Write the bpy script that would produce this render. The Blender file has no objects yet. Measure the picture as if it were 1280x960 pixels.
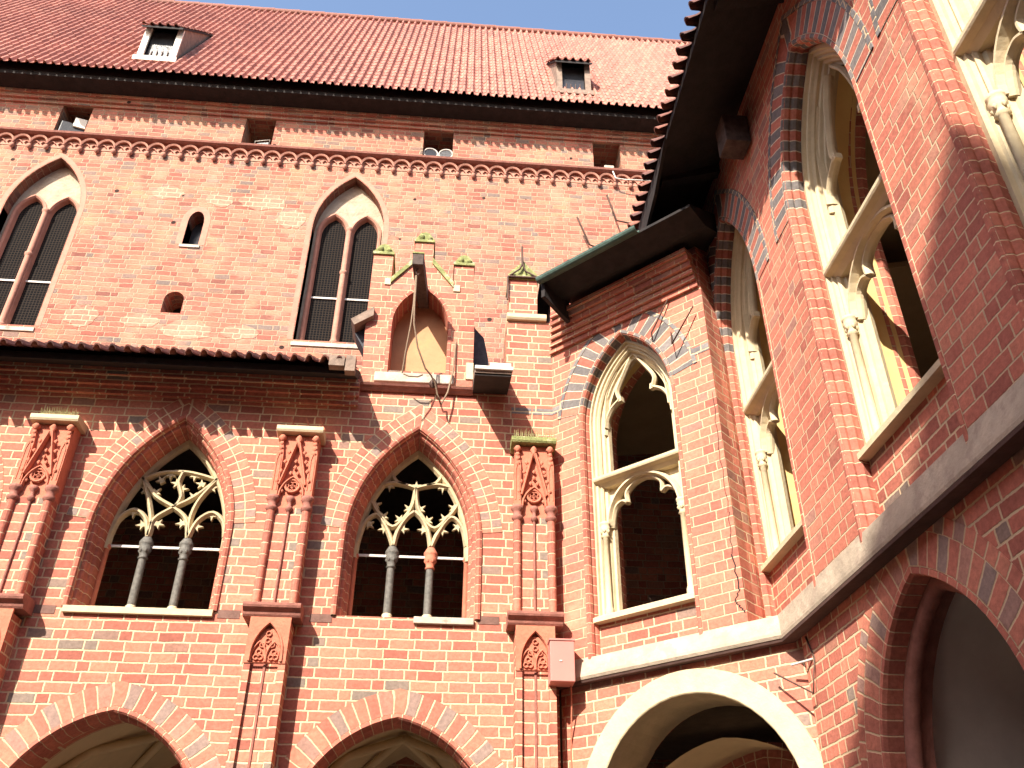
import bpy, math, random
from math import sin, cos, pi, sqrt, atan2, radians, floor
from mathutils import Matrix, Vector
random.seed(7)
S = bpy.context.scene
# ------------------------------------------------------------------ camera
cd = bpy.data.cameras.new("camera"); cam = bpy.data.objects.new("camera", cd)
S.collection.objects.link(cam); S.camera = cam
F_PX, PITCH, YAW, ROLL = 1105.0, radians(33.2), radians(4.6), radians(-0.4)
cd.sensor_width = 36.0; cd.lens = F_PX / 1280.0 * 36.0; cd.clip_end = 500.0; cd.clip_start = 0.05
f_ = Vector((sin(YAW)*cos(PITCH), cos(YAW)*cos(PITCH), sin(PITCH)))
r0 = Vector((cos(YAW), -sin(YAW), 0)); d0 = f_.cross(r0)
if d0.z > 0: d0 = -d0
r_ = cos(ROLL)*r0 + sin(ROLL)*d0; d_ = -sin(ROLL)*r0 + cos(ROLL)*d0
cam.matrix_world = Matrix(((r_.x, -d_.x, -f_.x, 0), (r_.y, -d_.y, -f_.y, 0), (r_.z, -d_.z, -f_.z, 1.6), (0, 0, 0, 1)))
# ------------------------------------------------------------------ sun and sky
SD = Vector((0.60, 1.0, -0.90)).normalized()          # direction the light travels
SUN_EL = math.asin(-SD.z); SUN_AZ = atan2(-SD.x, -SD.y)
W = bpy.data.worlds.new("World"); S.world = W; W.use_nodes = True
nt = W.node_tree; bg = nt.nodes["Background"]
sky = nt.nodes.new("ShaderNodeTexSky"); sky.sky_type = 'NISHITA'; sky.sun_disc = False
sky.sun_elevation = SUN_EL; sky.sun_rotation = SUN_AZ; sky.air_density = 1.0; sky.dust_density = 1.8; sky.ozone_density = 0.5
nt.links.new(sky.outputs[0], bg.inputs[0]); bg.inputs[1].default_value = 0.15
sd = bpy.data.lights.new("sun", 'SUN'); so = bpy.data.objects.new("sun", sd); S.collection.objects.link(so)
sd.energy = 5.0; sd.angle = radians(0.53); sd.color = (1.0, 0.93, 0.81)
so.rotation_euler = SD.to_track_quat('-Z', 'Y').to_euler(); so.location = (-15, -20, 40)
S.view_settings.view_transform = 'Standard'; S.view_settings.look = 'None'
S.view_settings.exposure = 1.26; S.view_settings.gamma = 1.0; S.view_settings.use_curve_mapping = False
S.render.engine = 'CYCLES'
S.cycles.max_bounces = 6; S.cycles.diffuse_bounces = 4

# ================================================================== materials
class N:
    def __init__(s, name):
        s.m = bpy.data.materials.new(name); s.m.use_nodes = True
        s.t = s.m.node_tree; s.b = s.t.nodes["Principled BSDF"]
    def n(s, ty, **kw):
        x = s.t.nodes.new(ty)
        for k, v in kw.items(): setattr(x, k, v)
        return x
    def l(s, a, b): s.t.links.new(a, b)
    def put(s, sock, v):
        if isinstance(v, (int, float, tuple)): sock.default_value = v
        else: s.l(v, sock)
    def M(s, op, a, b=None, c=None):
        x = s.n("ShaderNodeMath", operation=op); s.put(x.inputs[0], a)
        if b is not None: s.put(x.inputs[1], b)
        if c is not None: s.put(x.inputs[2], c)
        return x.outputs[0]
    def mix(s, f, a, b, mode='MIX'):
        x = s.n("ShaderNodeMix", data_type='RGBA', blend_type=mode)
        s.put(x.inputs[0], f); s.put(x.inputs[6], a); s.put(x.inputs[7], b); return x.outputs[2]
    def noise(s, vec, scale, detail=3, rough=0.55, color=False):
        x = s.n("ShaderNodeTexNoise"); s.l(vec, x.inputs["Vector"])
        x.inputs["Scale"].default_value = scale; x.inputs["Detail"].default_value = detail; x.inputs["Roughness"].default_value = rough
        return x.outputs[1 if color else 0]
    def ramp(s, f, stops, interp='LINEAR'):
        x = s.n("ShaderNodeValToRGB"); r = x.color_ramp; r.interpolation = interp
        while len(r.elements) < len(stops): r.elements.new(0.5)
        for e, (p, c) in zip(r.elements, stops): e.position = p; e.color = (c[0], c[1], c[2], 1)
        s.l(f, x.inputs[0]); return x.outputs[0]
    def smooth(s, v, a, b):
        x = s.n("ShaderNodeMapRange", interpolation_type='SMOOTHSTEP'); s.put(x.inputs[0], v)
        x.inputs[1].default_value = a; x.inputs[2].default_value = b; return x.outputs[0]
    def bump(s, h, dist, strength=1.0):
        x = s.n("ShaderNodeBump"); s.l(h, x.inputs["Height"]); x.inputs["Distance"].default_value = dist
        x.inputs["Strength"].default_value = strength; s.l(x.outputs[0], s.b.inputs["Normal"])
    def comb(s, a, b, c=0.0):
        x = s.n("ShaderNodeCombineXYZ"); s.put(x.inputs[0], a); s.put(x.inputs[1], b); s.put(x.inputs[2], c); return x.outputs[0]

def brick_mat(name, stops, mortar, h=0.12, L=0.295, Hd=0.15, m=0.017, wob=0.008, patch=None, patch_scale=0.6, patch_amt=(0.58, 0.70),
              uv=False, stripe=None, mvar=0.35, wash=0.0, holes=False, hole_r=0.072, bumpd=0.010, stain=0.25, bond=True):
    g = N(name)
    tc = g.n("ShaderNodeTexCoord"); obj = tc.outputs["Object"]
    sp = g.n("ShaderNodeSeparateXYZ")
    if uv:
        g.l(tc.outputs["UV"], sp.inputs[0]); u, v = sp.outputs[0], sp.outputs[1]
    else:
        g.l(obj, sp.inputs[0]); ns = g.n("ShaderNodeSeparateXYZ"); g.l(tc.outputs["Normal"], ns.inputs[0])
        side = g.M('GREATER_THAN', g.M('ABSOLUTE', ns.outputs[0]), g.M('MAXIMUM', g.M('ABSOLUTE', ns.outputs[1]), 0.4))
        top = g.M('GREATER_THAN', g.M('ABSOLUTE', ns.outputs[2]), 0.75)
        u = g.M('ADD', g.M('MULTIPLY', sp.outputs[0], g.M('SUBTRACT', 1.0, side)), g.M('MULTIPLY', g.M('ADD', sp.outputs[1], 0.13), side))
        v = g.M('ADD', g.M('MULTIPLY', sp.outputs[2], g.M('SUBTRACT', 1.0, top)), g.M('MULTIPLY', sp.outputs[1], top))
    n1 = g.n("ShaderNodeSeparateColor"); g.l(g.noise(obj, 9.0, 3, color=True), n1.inputs[0])
    n2 = g.n("ShaderNodeSeparateColor"); g.l(g.noise(obj, 1.3, 2, color=True), n2.inputs[0])
    def disp(x, i, k):
        a = g.M('MULTIPLY', g.M('SUBTRACT', n1.outputs[i], 0.5), wob*2)
        b = g.M('MULTIPLY', g.M('SUBTRACT', n2.outputs[i], 0.5), wob*k)
        return g.M('ADD', x, g.M('ADD', a, b))
    u = disp(u, 0, 3.0); v = disp(v, 1, 3.5)
    vv = g.M('DIVIDE', v, h); row = g.M('FLOOR', vv); fv = g.M('SUBTRACT', vv, row)
    P = 2*L + Hd if bond else L
    wr = g.n("ShaderNodeTexWhiteNoise", noise_dimensions='1D'); g.l(row, wr.inputs["W"])
    off = g.M('ADD', g.M('MULTIPLY', g.M('MODULO', g.M('ABSOLUTE', row), 2.0), P*0.5), g.M('MULTIPLY', wr.outputs[0], 0.07))
    uu = g.M('ADD', g.M('ADD', u, 200.0), off) if not uv or bond else u
    if bond:
        per = g.M('FLOOR', g.M('DIVIDE', uu, P)); t = g.M('SUBTRACT', uu, g.M('MULTIPLY', per, P))
        du = g.M('MINIMUM', g.M('MINIMUM', t, g.M('ABSOLUTE', g.M('SUBTRACT', t, L))), g.M('MINIMUM', g.M('ABSOLUTE', g.M('SUBTRACT', t, 2*L)), g.M('SUBTRACT', P, t)))
        idx = g.M('ADD', g.M('MULTIPLY', per, 3.0), g.M('ADD', g.M('GREATER_THAN', t, L), g.M('GREATER_THAN', t, 2*L)))
    else:
        per = g.M('FLOOR', g.M('DIVIDE', uu, P)); t = g.M('SUBTRACT', uu, g.M('MULTIPLY', per, P))
        du = g.M('MINIMUM', t, g.M('SUBTRACT', P, t)); idx = per
    dv = g.M('MULTIPLY', g.M('MINIMUM', fv, g.M('SUBTRACT', 1.0, fv)), h)
    d = g.M('MINIMUM', du, dv)
    fine = g.noise(obj, 40.0, 3)
    d = g.M('ADD', d, g.M('MULTIPLY', g.M('SUBTRACT', fine, 0.5), m*0.7))
    brick = g.smooth(d, m*0.35, m*0.75)
    wn = g.n("ShaderNodeTexWhiteNoise", noise_dimensions='2D'); g.l(g.comb(idx, row), wn.inputs["Vector"])
    rnd = wn.outputs[0]
    col = g.ramp(rnd, stops)
    if stripe:
        par = g.M('GREATER_THAN', g.M('FRACT', g.M('DIVIDE', g.M('ADD', row, 0.5), stripe[1])), 0.5)
        sc = g.mix(g.M('MULTIPLY', rnd, 0.6), stripe[0], (0.27, 0.225, 0.205, 1))
        col = g.mix(par, col, sc)
    if patch:
        pf = g.smooth(g.noise(obj, patch_scale, 4, 0.6), *patch_amt)
        pc = g.ramp(g.M('FRACT', g.M('MULTIPLY', rnd, 7.3)), patch)
        col = g.mix(g.M('MULTIPLY', pf, 0.85), col, pc)
    # tone inside a brick and large tonal drift
    nf = g.noise(obj, 22.0, 4, 0.65)
    col = g.mix(1.0, col, g.ramp(nf, [(0.25, (0.72, 0.72, 0.72)), (0.75, (1.22, 1.22, 1.22))]), 'MULTIPLY')
    lf = g.noise(obj, 0.7, 3)
    col = g.mix(1.0, col, g.ramp(lf, [(0.3, (1-stain, 1-stain, 1-stain)), (0.7, (1.08, 1.08, 1.08))]), 'MULTIPLY')
    mc = g.mix(g.M('MULTIPLY', g.noise(obj, 5.0, 3), mvar), mortar, (mortar[0]*0.5, mortar[1]*0.45, mortar[2]*0.42, 1))
    col = g.mix(brick, mc, col)
    if wash:
        wf = g.M('MULTIPLY', g.smooth(g.noise(obj, 1.7, 5, 0.65), 0.52, 0.72), wash)
        col = g.mix(wf, col, (mortar[0]*0.9, mortar[1]*0.85, mortar[2]*0.85, 1))
    if holes:
        hn = g.n("ShaderNodeTexVoronoi", feature='F1'); g.l(obj, hn.inputs["Vector"]); hn.inputs["Scale"].default_value = 1.25
        hf = g.M('LESS_THAN', g.M('ADD', hn.outputs["Distance"], g.M('MULTIPLY', fine, 0.02)), hole_r)
        col = g.mix(hf, col, (0.035, 0.018, 0.014, 1))
    g.l(col, g.b.inputs["Base Color"]); g.b.inputs["Roughness"].default_value = 0.92
    g.b.inputs["Specular IOR Level"].default_value = 0.2
    hgt = g.M('ADD', g.M('MULTIPLY', brick, 0.55), g.M('ADD', g.M('MULTIPLY', nf, 0.5), g.M('MULTIPLY', rnd, 0.25)))
    g.bump(hgt, bumpd)
    return g.m

RED = [(0.0, (0.34, 0.115, 0.082)), (0.25, (0.45, 0.148, 0.102)), (0.55, (0.52, 0.175, 0.117)), (0.86, (0.57, 0.215, 0.138)), (0.92, (0.37, 0.17, 0.12)), (0.97, (0.24, 0.18, 0.145))]
ROLL = [(0.0, (0.37, 0.12, 0.086)), (0.5, (0.46, 0.150, 0.104)), (1.0, (0.53, 0.18, 0.12))]
RING = [(0.0, (0.40, 0.14, 0.098)), (0.5, (0.50, 0.172, 0.118)), (0.80, (0.55, 0.215, 0.14)), (0.88, (0.33, 0.20, 0.16)), (1.0, (0.27, 0.20, 0.17))]
OLD = [(0.0, (0.22, 0.085, 0.065)), (0.15, (0.37, 0.12, 0.085)), (0.5, (0.45, 0.155, 0.105)), (0.78, (0.50, 0.20, 0.13)), (0.88, (0.29, 0.165, 0.125)), (1.0, (0.19, 0.14, 0.12))]
RED2 = [(0.0, (0.37, 0.122, 0.088)), (0.25, (0.47, 0.153, 0.106)), (0.6, (0.54, 0.182, 0.122)), (0.93, (0.59, 0.22, 0.142)), (0.98, (0.36, 0.175, 0.135))]
GRY = (0.15, 0.135, 0.13, 1)
MORT = (0.64, 0.475, 0.30, 1)
m_brick = brick_mat("brick_red", RED, MORT)
m_brick2 = brick_mat("brick_red_fine_joint", RED2, (0.58, 0.42, 0.27, 1), m=0.013, wob=0.007, wash=0.42, holes=True, hole_r=0.035)
m_old = brick_mat("brick_weathered", OLD, (0.50, 0.35, 0.24, 1), h=0.125, L=0.30, m=0.017, wob=0.018,
                  patch=[(0, (0.34, 0.19, 0.135)), (0.5, (0.52, 0.25, 0.14)), (1, (0.26, 0.14, 0.105))], patch_scale=0.9, patch_amt=(0.50, 0.66), holes=True, mvar=0.8, wash=0.35, bumpd=0.02)
m_vous = brick_mat("brick_arch_ring", RING, MORT, h=0.125, L=0.31, m=0.015, uv=True, bond=False, wob=0.005)
m_vous2 = brick_mat("brick_window_ring", RING, MORT, h=0.11, L=0.137, m=0.014, uv=True, bond=False, wob=0.005)
m_stripe = brick_mat("brick_banded_ring", ROLL, (0.70, 0.56, 0.42, 1), h=0.115, L=0.33, m=0.011, uv=True, bond=False, wob=0.004, stripe=(GRY, 2.0))
m_roll = brick_mat("brick_moulded", ROLL, (0.66, 0.46, 0.30, 1), h=0.12, L=0.60, m=0.010, uv=True, bond=False, wob=0.003)
m_rollst = brick_mat("brick_moulded_banded", ROLL, (0.60, 0.48, 0.36, 1), h=0.118, L=0.9, m=0.011, uv=True, bond=False, wob=0.003, stripe=(GRY, 2.0))
m_greyb = brick_mat("brick_glazed_grey", [(0, (0.15, 0.135, 0.135)), (1, (0.26, 0.235, 0.22))], MORT, m=0.015)

def plain(name, col, rough=0.85, var=0.25, scale=6.0, bumpd=0.006, metal=0.0, spots=None, bscale=None, spec=0.3):
    g = N(name); tc = g.n("ShaderNodeTexCoord"); o = tc.outputs["Object"]
    n1 = g.noise(o, scale, 5, 0.65)
    c = (col[0], col[1], col[2], 1)
    lo = tuple(x*(1-var) for x in col); hi = tuple(min(1, x*(1+var*0.6)) for x in col)
    cc = g.ramp(n1, [(0.3, lo), (0.7, hi)])
    if spots:
        sf = g.smooth(g.noise(o, spots[1], 5, 0.7), spots[2], spots[2]+0.1)
        cc = g.mix(g.M('MULTIPLY', sf, spots[3]), cc, (*spots[0], 1))
    g.l(cc, g.b.inputs["Base Color"]); g.b.inputs["Roughness"].default_value = rough; g.b.inputs["Metallic"].default_value = metal
    g.b.inputs["Specular IOR Level"].default_value = spec
    g.bump(g.noise(o, bscale or scale*4, 4, 0.6), bumpd)
    return g.m
m_stone = plain("limestone_cream", (0.56, 0.455, 0.29), var=0.15, scale=4, spots=((0.42, 0.34, 0.24), 3.0, 0.6, 0.5))
m_stoned = plain("limestone_traceried", (0.48, 0.385, 0.235), var=0.22, scale=7, spots=((0.30, 0.25, 0.19), 5.0, 0.55, 0.6))
m_sill = plain("stone_grey_weathered", (0.47, 0.40, 0.32), var=0.3, scale=5, spots=((0.20, 0.16, 0.13), 6.0, 0.55, 0.7))
m_string = plain("string_course_mortar", (0.42, 0.34, 0.255), var=0.3, scale=2.5, spots=((0.30, 0.23, 0.18), 3.0, 0.52, 0.6), bumpd=0.012)
m_terra = plain("terracotta_carved", (0.50, 0.165, 0.10), var=0.2, scale=9, spots=((0.28, 0.10, 0.07), 8.0, 0.6, 0.5))
m_corn = plain("terracotta_weathered", (0.38, 0.17, 0.12), var=0.25, scale=9)
m_terrad = plain("terracotta_dark", (0.30, 0.12, 0.09), var=0.3, scale=9)
m_darkb = plain("brick_dark", (0.17, 0.09, 0.07), var=0.3, scale=8)
m_terrad2 = plain("brick_bed_shade", (0.10, 0.055, 0.045), var=0.3)  # dark brick tone with the shade under the string course put in
m_vault = plain("plaster_vault", (0.70, 0.54, 0.34), var=0.12, scale=2)
m_gran = plain("granite_column", (0.13, 0.12, 0.105), rough=0.6, var=0.5, scale=25)
m_plast = plain("plaster_ochre", (0.34, 0.25, 0.14), var=0.15, scale=2)
m_plasty = plain("plaster_yellow", (0.74, 0.52, 0.22), var=0.08, scale=3)
m_plastg = plain("plaster_grey", (0.70, 0.62, 0.55), var=0.12, scale=2)
m_tymp = plain("plaster_tympanum", (0.40, 0.29, 0.205), var=0.25, scale=4, spots=((0.40, 0.32, 0.24), 2.2, 0.5, 0.7), bumpd=0.02)
m_pinkp = plain("plaster_pink", (0.42, 0.20, 0.14), var=0.2, scale=5)
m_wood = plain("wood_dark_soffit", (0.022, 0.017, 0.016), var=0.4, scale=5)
m_woodl = plain("wood_weathered", (0.24, 0.17, 0.13), var=0.4, scale=8)
m_beam = plain("beam_old_oak", (0.085, 0.06, 0.05), var=0.5, scale=10)
m_white = plain("paint_white", (0.78, 0.72, 0.62), var=0.08, scale=5)
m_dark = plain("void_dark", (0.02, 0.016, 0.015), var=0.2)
m_glass = plain("dark_glazing", (0.035, 0.035, 0.04), rough=0.25, var=0.3, scale=3, spec=0.5)
m_iron = plain("iron_rusty", (0.10, 0.055, 0.04), rough=0.7, var=0.4, scale=20)
m_steel = plain("metal_pale", (0.55, 0.50, 0.45), rough=0.5, var=0.1)
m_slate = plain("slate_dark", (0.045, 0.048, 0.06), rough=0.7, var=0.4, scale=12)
m_copper = plain("copper_green", (0.06, 0.10, 0.08), rough=0.6, var=0.35, scale=8)
m_moss = plain("mossy_stone", (0.26, 0.27, 0.10), var=0.45, scale=14, spots=((0.42, 0.38, 0.27), 7.0, 0.55, 0.8), bumpd=0.015)
m_boxred = plain("enamel_dusty_red", (0.52, 0.20, 0.17), rough=0.5, var=0.06, scale=3, bumpd=0.001)
m_rope = plain("rope_hemp", (0.26, 0.18, 0.12), var=0.3, scale=40)
m_panel = plain("panel_sandy_plaster", (0.46, 0.24, 0.125), var=0.12, scale=4, spots=((0.50, 0.26, 0.12), 2.0, 0.55, 0.5))
m_grass = plain("dry_grass", (0.42, 0.38, 0.18), var=0.4, scale=20)
m_lamp = plain("lamp_housing", (0.03, 0.03, 0.035), rough=0.4, var=0.2)
def ground_mat():
    g = N("paving_cobbles"); tc = g.n("ShaderNodeTexCoord"); o = tc.outputs["Object"]
    v = g.n("ShaderNodeTexVoronoi", feature='DISTANCE_TO_EDGE'); g.l(o, v.inputs["Vector"]); v.inputs["Scale"].default_value = 7
    e = g.smooth(v.outputs[0], 0.02, 0.09); c = g.ramp(g.noise(o, 3, 4), [(0.3, (0.07, 0.065, 0.055)), (0.7, (0.11, 0.10, 0.085))])
    g.l(g.mix(e, (0.16, 0.13, 0.10, 1), c), g.b.inputs["Base Color"]); g.b.inputs["Roughness"].default_value = 0.9; g.bump(e, 0.02); return g.m
m_ground = ground_mat(); m_floor = plain("floor_brick_dark", (0.13, 0.09, 0.07))
def tile_mat(name, a, b, c):
    g = N(name); tc = g.n("ShaderNodeTexCoord"); o = tc.outputs["Object"]; uvs = g.n("ShaderNodeSeparateXYZ"); g.l(tc.outputs["UV"], uvs.inputs[0])
    w = g.n("ShaderNodeTexWhiteNoise", noise_dimensions='2D'); g.l(g.comb(g.M('FLOOR', uvs.outputs[0]), g.M('FLOOR', uvs.outputs[1])), w.inputs["Vector"])
    col = g.ramp(w.outputs[0], [(0.0, a), (0.5, b), (1.0, c)])
    col = g.mix(1.0, col, g.ramp(g.noise(o, 12, 4, 0.7), [(0.3, (0.75, 0.75, 0.75)), (0.7, (1.15, 1.15, 1.15))]), 'MULTIPLY')
    col = g.mix(1.0, col, g.ramp(g.noise(o, 0.5, 3), [(0.3, (0.85, 0.85, 0.87)), (0.7, (1.08, 1.05, 1.05))]), 'MULTIPLY')
    g.l(col, g.b.inputs["Base Color"]); g.b.inputs["Roughness"].default_value = 0.8; g.bump(g.noise(o, 60, 3), 0.003); return g.m
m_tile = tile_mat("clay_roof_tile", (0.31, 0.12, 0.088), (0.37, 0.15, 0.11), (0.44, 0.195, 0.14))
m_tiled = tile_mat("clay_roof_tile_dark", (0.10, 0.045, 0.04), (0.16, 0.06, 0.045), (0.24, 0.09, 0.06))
def mesh_mat():
    g = N("wire_mesh_screen"); tc = g.n("ShaderNodeTexCoord"); sp = g.n("ShaderNodeSeparateXYZ"); g.l(tc.outputs["Object"], sp.inputs[0])
    a = g.M('LESS_THAN', g.M('FRACT', g.M('MULTIPLY', sp.outputs[0], 16.0)), 0.22); b = g.M('LESS_THAN', g.M('FRACT', g.M('MULTIPLY', sp.outputs[2], 16.0)), 0.22)
    k = g.M('MAXIMUM', a, b); g.l(g.mix(k, (0.006, 0.006, 0.007, 1), (0.035, 0.026, 0.020, 1)), g.b.inputs["Base Color"])
    g.b.inputs["Roughness"].default_value = 0.9; g.b.inputs["Specular IOR Level"].default_value = 0.05; g.bump(k, 0.004); return g.m
m_mesh = mesh_mat()

# ================================================================== geometry helpers
class MB:
    def __init__(s): s.v = []; s.f = []; s.uv = []; s.smooth = []
    def add(s, vs, fs, uvs=None, smooth=False):
        o = len(s.v); s.v += [tuple(v) for v in vs]
        for i, f in enumerate(fs):
            s.f.append([o+k for k in f]); s.uv.append(uvs[i] if uvs else None); s.smooth.append(smooth)
        return s
    def box(s, x0, x1, y0, y1, z0, z1):
        vs = [(x0,y0,z0),(x1,y0,z0),(x1,y1,z0),(x0,y1,z0),(x0,y0,z1),(x1,y0,z1),(x1,y1,z1),(x0,y1,z1)]
        return s.add(vs, [(0,3,2,1),(4,5,6,7),(0,1,5,4),(1,2,6,5),(2,3,7,6),(3,0,4,7)])
    def prism(s, poly, y0, y1):                     # polygon in x,z (counter-clockwise seen from -y) run through y
        n = len(poly); vs = [(p[0], y0, p[1]) for p in poly] + [(p[0], y1, p[1]) for p in poly]
        fs = [tuple(range(n)), tuple(range(2*n-1, n-1, -1))] + [(i, i+n, (i+1) % n+n, (i+1) % n) for i in range(n)]
        return s.add(vs, fs)
    def prism_x(s, poly, x0, x1):                   # polygon in y,z run through x
        n = len(poly); vs = [(x0, p[0], p[1]) for p in poly] + [(x1, p[0], p[1]) for p in poly]
        fs = [tuple(range(n-1, -1, -1)), tuple(range(n, 2*n))] + [(i, (i+1) % n, (i+1) % n+n, i+n) for i in range(n)]
        return s.add(vs, fs)
    def prism_z(s, poly, z0, z1):
        n = len(poly); vs = [(p[0], p[1], z0) for p in poly] + [(p[0], p[1], z1) for p in poly]
        fs = [tuple(range(n-1, -1, -1)), tuple(range(n, 2*n))] + [(i, (i+1) % n, (i+1) % n+n, i+n) for i in range(n)]
        return s.add(vs, fs)
    def tube(s, pts, r, n=8, r2=None, closed=False):
        pts = [Vector(p) for p in pts]; N_ = len(pts); rings = []
        up = Vector((0, 0, 1)); prev = None; vs = []
        for i, p in enumerate(pts):
            if closed: t = pts[(i+1) % N_] - pts[i-1]
            else: t = pts[min(i+1, N_-1)] - pts[max(i-1, 0)]
            t.normalize()
            a = prev if prev else (up if abs(t.z) < 0.9 else Vector((0, 1, 0)))
            a = (a - t*a.dot(t)).normalized(); prev = a; b = t.cross(a)
            rr = r if r2 is None else r + (r2-r)*i/(N_-1)
            for k in range(n):
                an = 2*pi*k/n; vs.append(p + a*cos(an)*rr + b*sin(an)*rr)
        fs = []
        for i in range(N_ if closed else N_-1):
            for k in range(n):
                a0 = i*n+k; a1 = i*n+(k+1) % n; j = (i+1) % N_
                fs.append((a0, a1, j*n+(k+1) % n, j*n+k))
        s.add(vs, fs, smooth=True)
        if not closed: s.add(vs[:n], [tuple(range(n-1, -1, -1))]); s.add(vs[-n:], [tuple(range(n))])
        return s
    def lathe(s, prof, cx, cy, n=14, smooth=True):  # prof: (radius, z)
        vs = []; fs = []
        for r, z in prof:
            for k in range(n): vs.append((cx+r*cos(2*pi*k/n), cy+r*sin(2*pi*k/n), z))
        for i in range(len(prof)-1):
            for k in range(n): fs.append((i*n+k, i*n+(k+1) % n, (i+1)*n+(k+1) % n, (i+1)*n+k))
        s.add(vs, fs, smooth=smooth); s.add(vs[:n], [tuple(range(n-1, -1, -1))]); s.add(vs[-n:], [tuple(range(n))]); return s
    def sweep(s, path, prof, closed_prof=False, uoff=0.0, caps=False, smooth=False, ppl=None):
        # path in x,z ; prof (n,y): n = offset to the left of travel. mitred joints; uv = (profile length, path length)
        N_ = len(path); vs = []; P = [Vector((p[0], p[1])) for p in path]; ln = [0.0]
        for i in range(1, N_): ln.append(ln[-1]+(P[i]-P[i-1]).length)
        closed = (P[0]-P[-1]).length < 1e-6
        pl = [0.0]
        for i in range(1, len(prof)): pl.append(pl[-1]+math.hypot(prof[i][0]-prof[i-1][0], prof[i][1]-prof[i-1][1]))
        for i in range(N_):
            a = (P[i]-P[i-1]).normalized() if i > 0 else None; b = (P[i+1]-P[i]).normalized() if i < N_-1 else None
            if closed and i == 0: a = (P[-1]-P[-2]).normalized()
            if closed and i == N_-1: b = (P[1]-P[0]).normalized()
            if a is None: a = b
            if b is None: b = a
            na = Vector((-a.y, a.x)); nb = Vector((-b.y, b.x)); m = (na+nb)
            m = m.normalized() if m.length > 1e-6 else na
            k = 1/max(0.35, m.dot(na)); m = m*k
            for (n_, y) in prof: vs.append((P[i].x+m.x*n_, y, P[i].y+m.y*n_))
        q = len(prof); fs = []; uvs = []
        for i in range(N_-1):
            for k in range(q if closed_prof else q-1):
                k2 = (k+1) % q
                fs.append((i*q+k, (i+1)*q+k, (i+1)*q+k2, i*q+k2))
                u0 = pl[k]+uoff; u1 = (pl[k2] if k2 else pl[-1]+0.02)+uoff
                uvs.append([(u0, ln[i]), (u0, ln[i+1]), (u1, ln[i+1]), (u1, ln[i])])
        s.add(vs, fs, uvs, smooth)
        if closed_prof and not closed: s.add(vs[:q], [tuple(range(q))]); s.add(vs[-q:], [tuple(range(q-1, -1, -1))])
        return s
    def build(s, name, mat, parent=None, bevel=0.0, fix=True):
        me = bpy.data.meshes.new(name); me.from_pydata(s.v, [], s.f); me.materials.append(mat)
        ul = me.uv_layers.new(name="UVMap")
        for p, u, sm in zip(me.polygons, s.uv, s.smooth):
            p.use_smooth = sm
            if u:
                for li, c in zip(p.loop_indices, u): ul.data[li].uv = c
        if fix:
            import bmesh
            bm = bmesh.new(); bm.from_mesh(me); bmesh.ops.recalc_face_normals(bm, faces=bm.faces); bm.to_mesh(me); bm.free()
        me.update(); o = bpy.data.objects.new(name, me); S.collection.objects.link(o)
        if parent: o.parent = parent
        if bevel:
            md = o.modifiers.new("bevel", 'BEVEL'); md.width = bevel; md.segments = 2; md.limit_method = 'ANGLE'
        return o

def thing(name, label, cat, loc=(0, 0, 0), rz=0.0, group=None):
    o = bpy.data.objects.new(name, None); S.collection.objects.link(o); o.location = loc; o.rotation_euler = (0, 0, rz)
    o.empty_display_size = 0.3; o["label"] = label; o["category"] = cat
    if group: o["group"] = group
    return o
def tag(o, label, cat, group=None):
    o["label"] = label; o["category"] = cat
    if group: o["group"] = group
    return o
def copy_tree(o, parent, loc):
    c = o.copy(); S.collection.objects.link(c); c.parent = parent; c.location = loc
    for ch in [x for x in S.objects if x.parent == o]:
        d = ch.copy(); S.collection.objects.link(d); d.parent = c
    return c

def arch(a, z0, zs, h, n=12, cx=0.0, full=True):
    """pointed arch outline: left foot -> springing -> apex -> right foot (x,z); radius from span and rise"""
    R = (a*a+h*h)/(2*a); c = R-a; pts = []
    if z0 < zs-1e-6:
        k = max(1, int((zs-z0)/0.35))
        pts += [(cx-a, z0+(zs-z0)*i/k) for i in range(k)]
    th = atan2(h, c)                       # angle at apex seen from right centre
    left = [(cx+c-R*cos(th*i/n), zs+R*sin(th*i/n)) for i in range(n+1)]
    left[-1] = (cx, zs+h)
    pts += left; pts += [(2*cx-x, z) for x, z in reversed(pts[:-1])]
    return pts
def round_arch(r, z0, zs, n=14, cx=0.0):
    return [(cx-r, z0)] + [(cx-r*cos(pi*i/n), zs+r*sin(pi*i/n)) for i in range(n+1)] + [(cx+r, z0)]
def off(path, d):
    P = [Vector(p) for p in path]; out = []
    for i in range(len(P)):
        a = (P[i]-P[i-1]).normalized() if i else (P[1]-P[0]).normalized()
        b = (P[i+1]-P[i]).normalized() if i < len(P)-1 else a
        na = Vector((-a.y, a.x)); nb = Vector((-b.y, b.x)); m = (na+nb).normalized(); k = d/max(0.4, m.dot(na))
        out.append((P[i].x+m.x*k, P[i].y+m.y*k))
    return out
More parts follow.
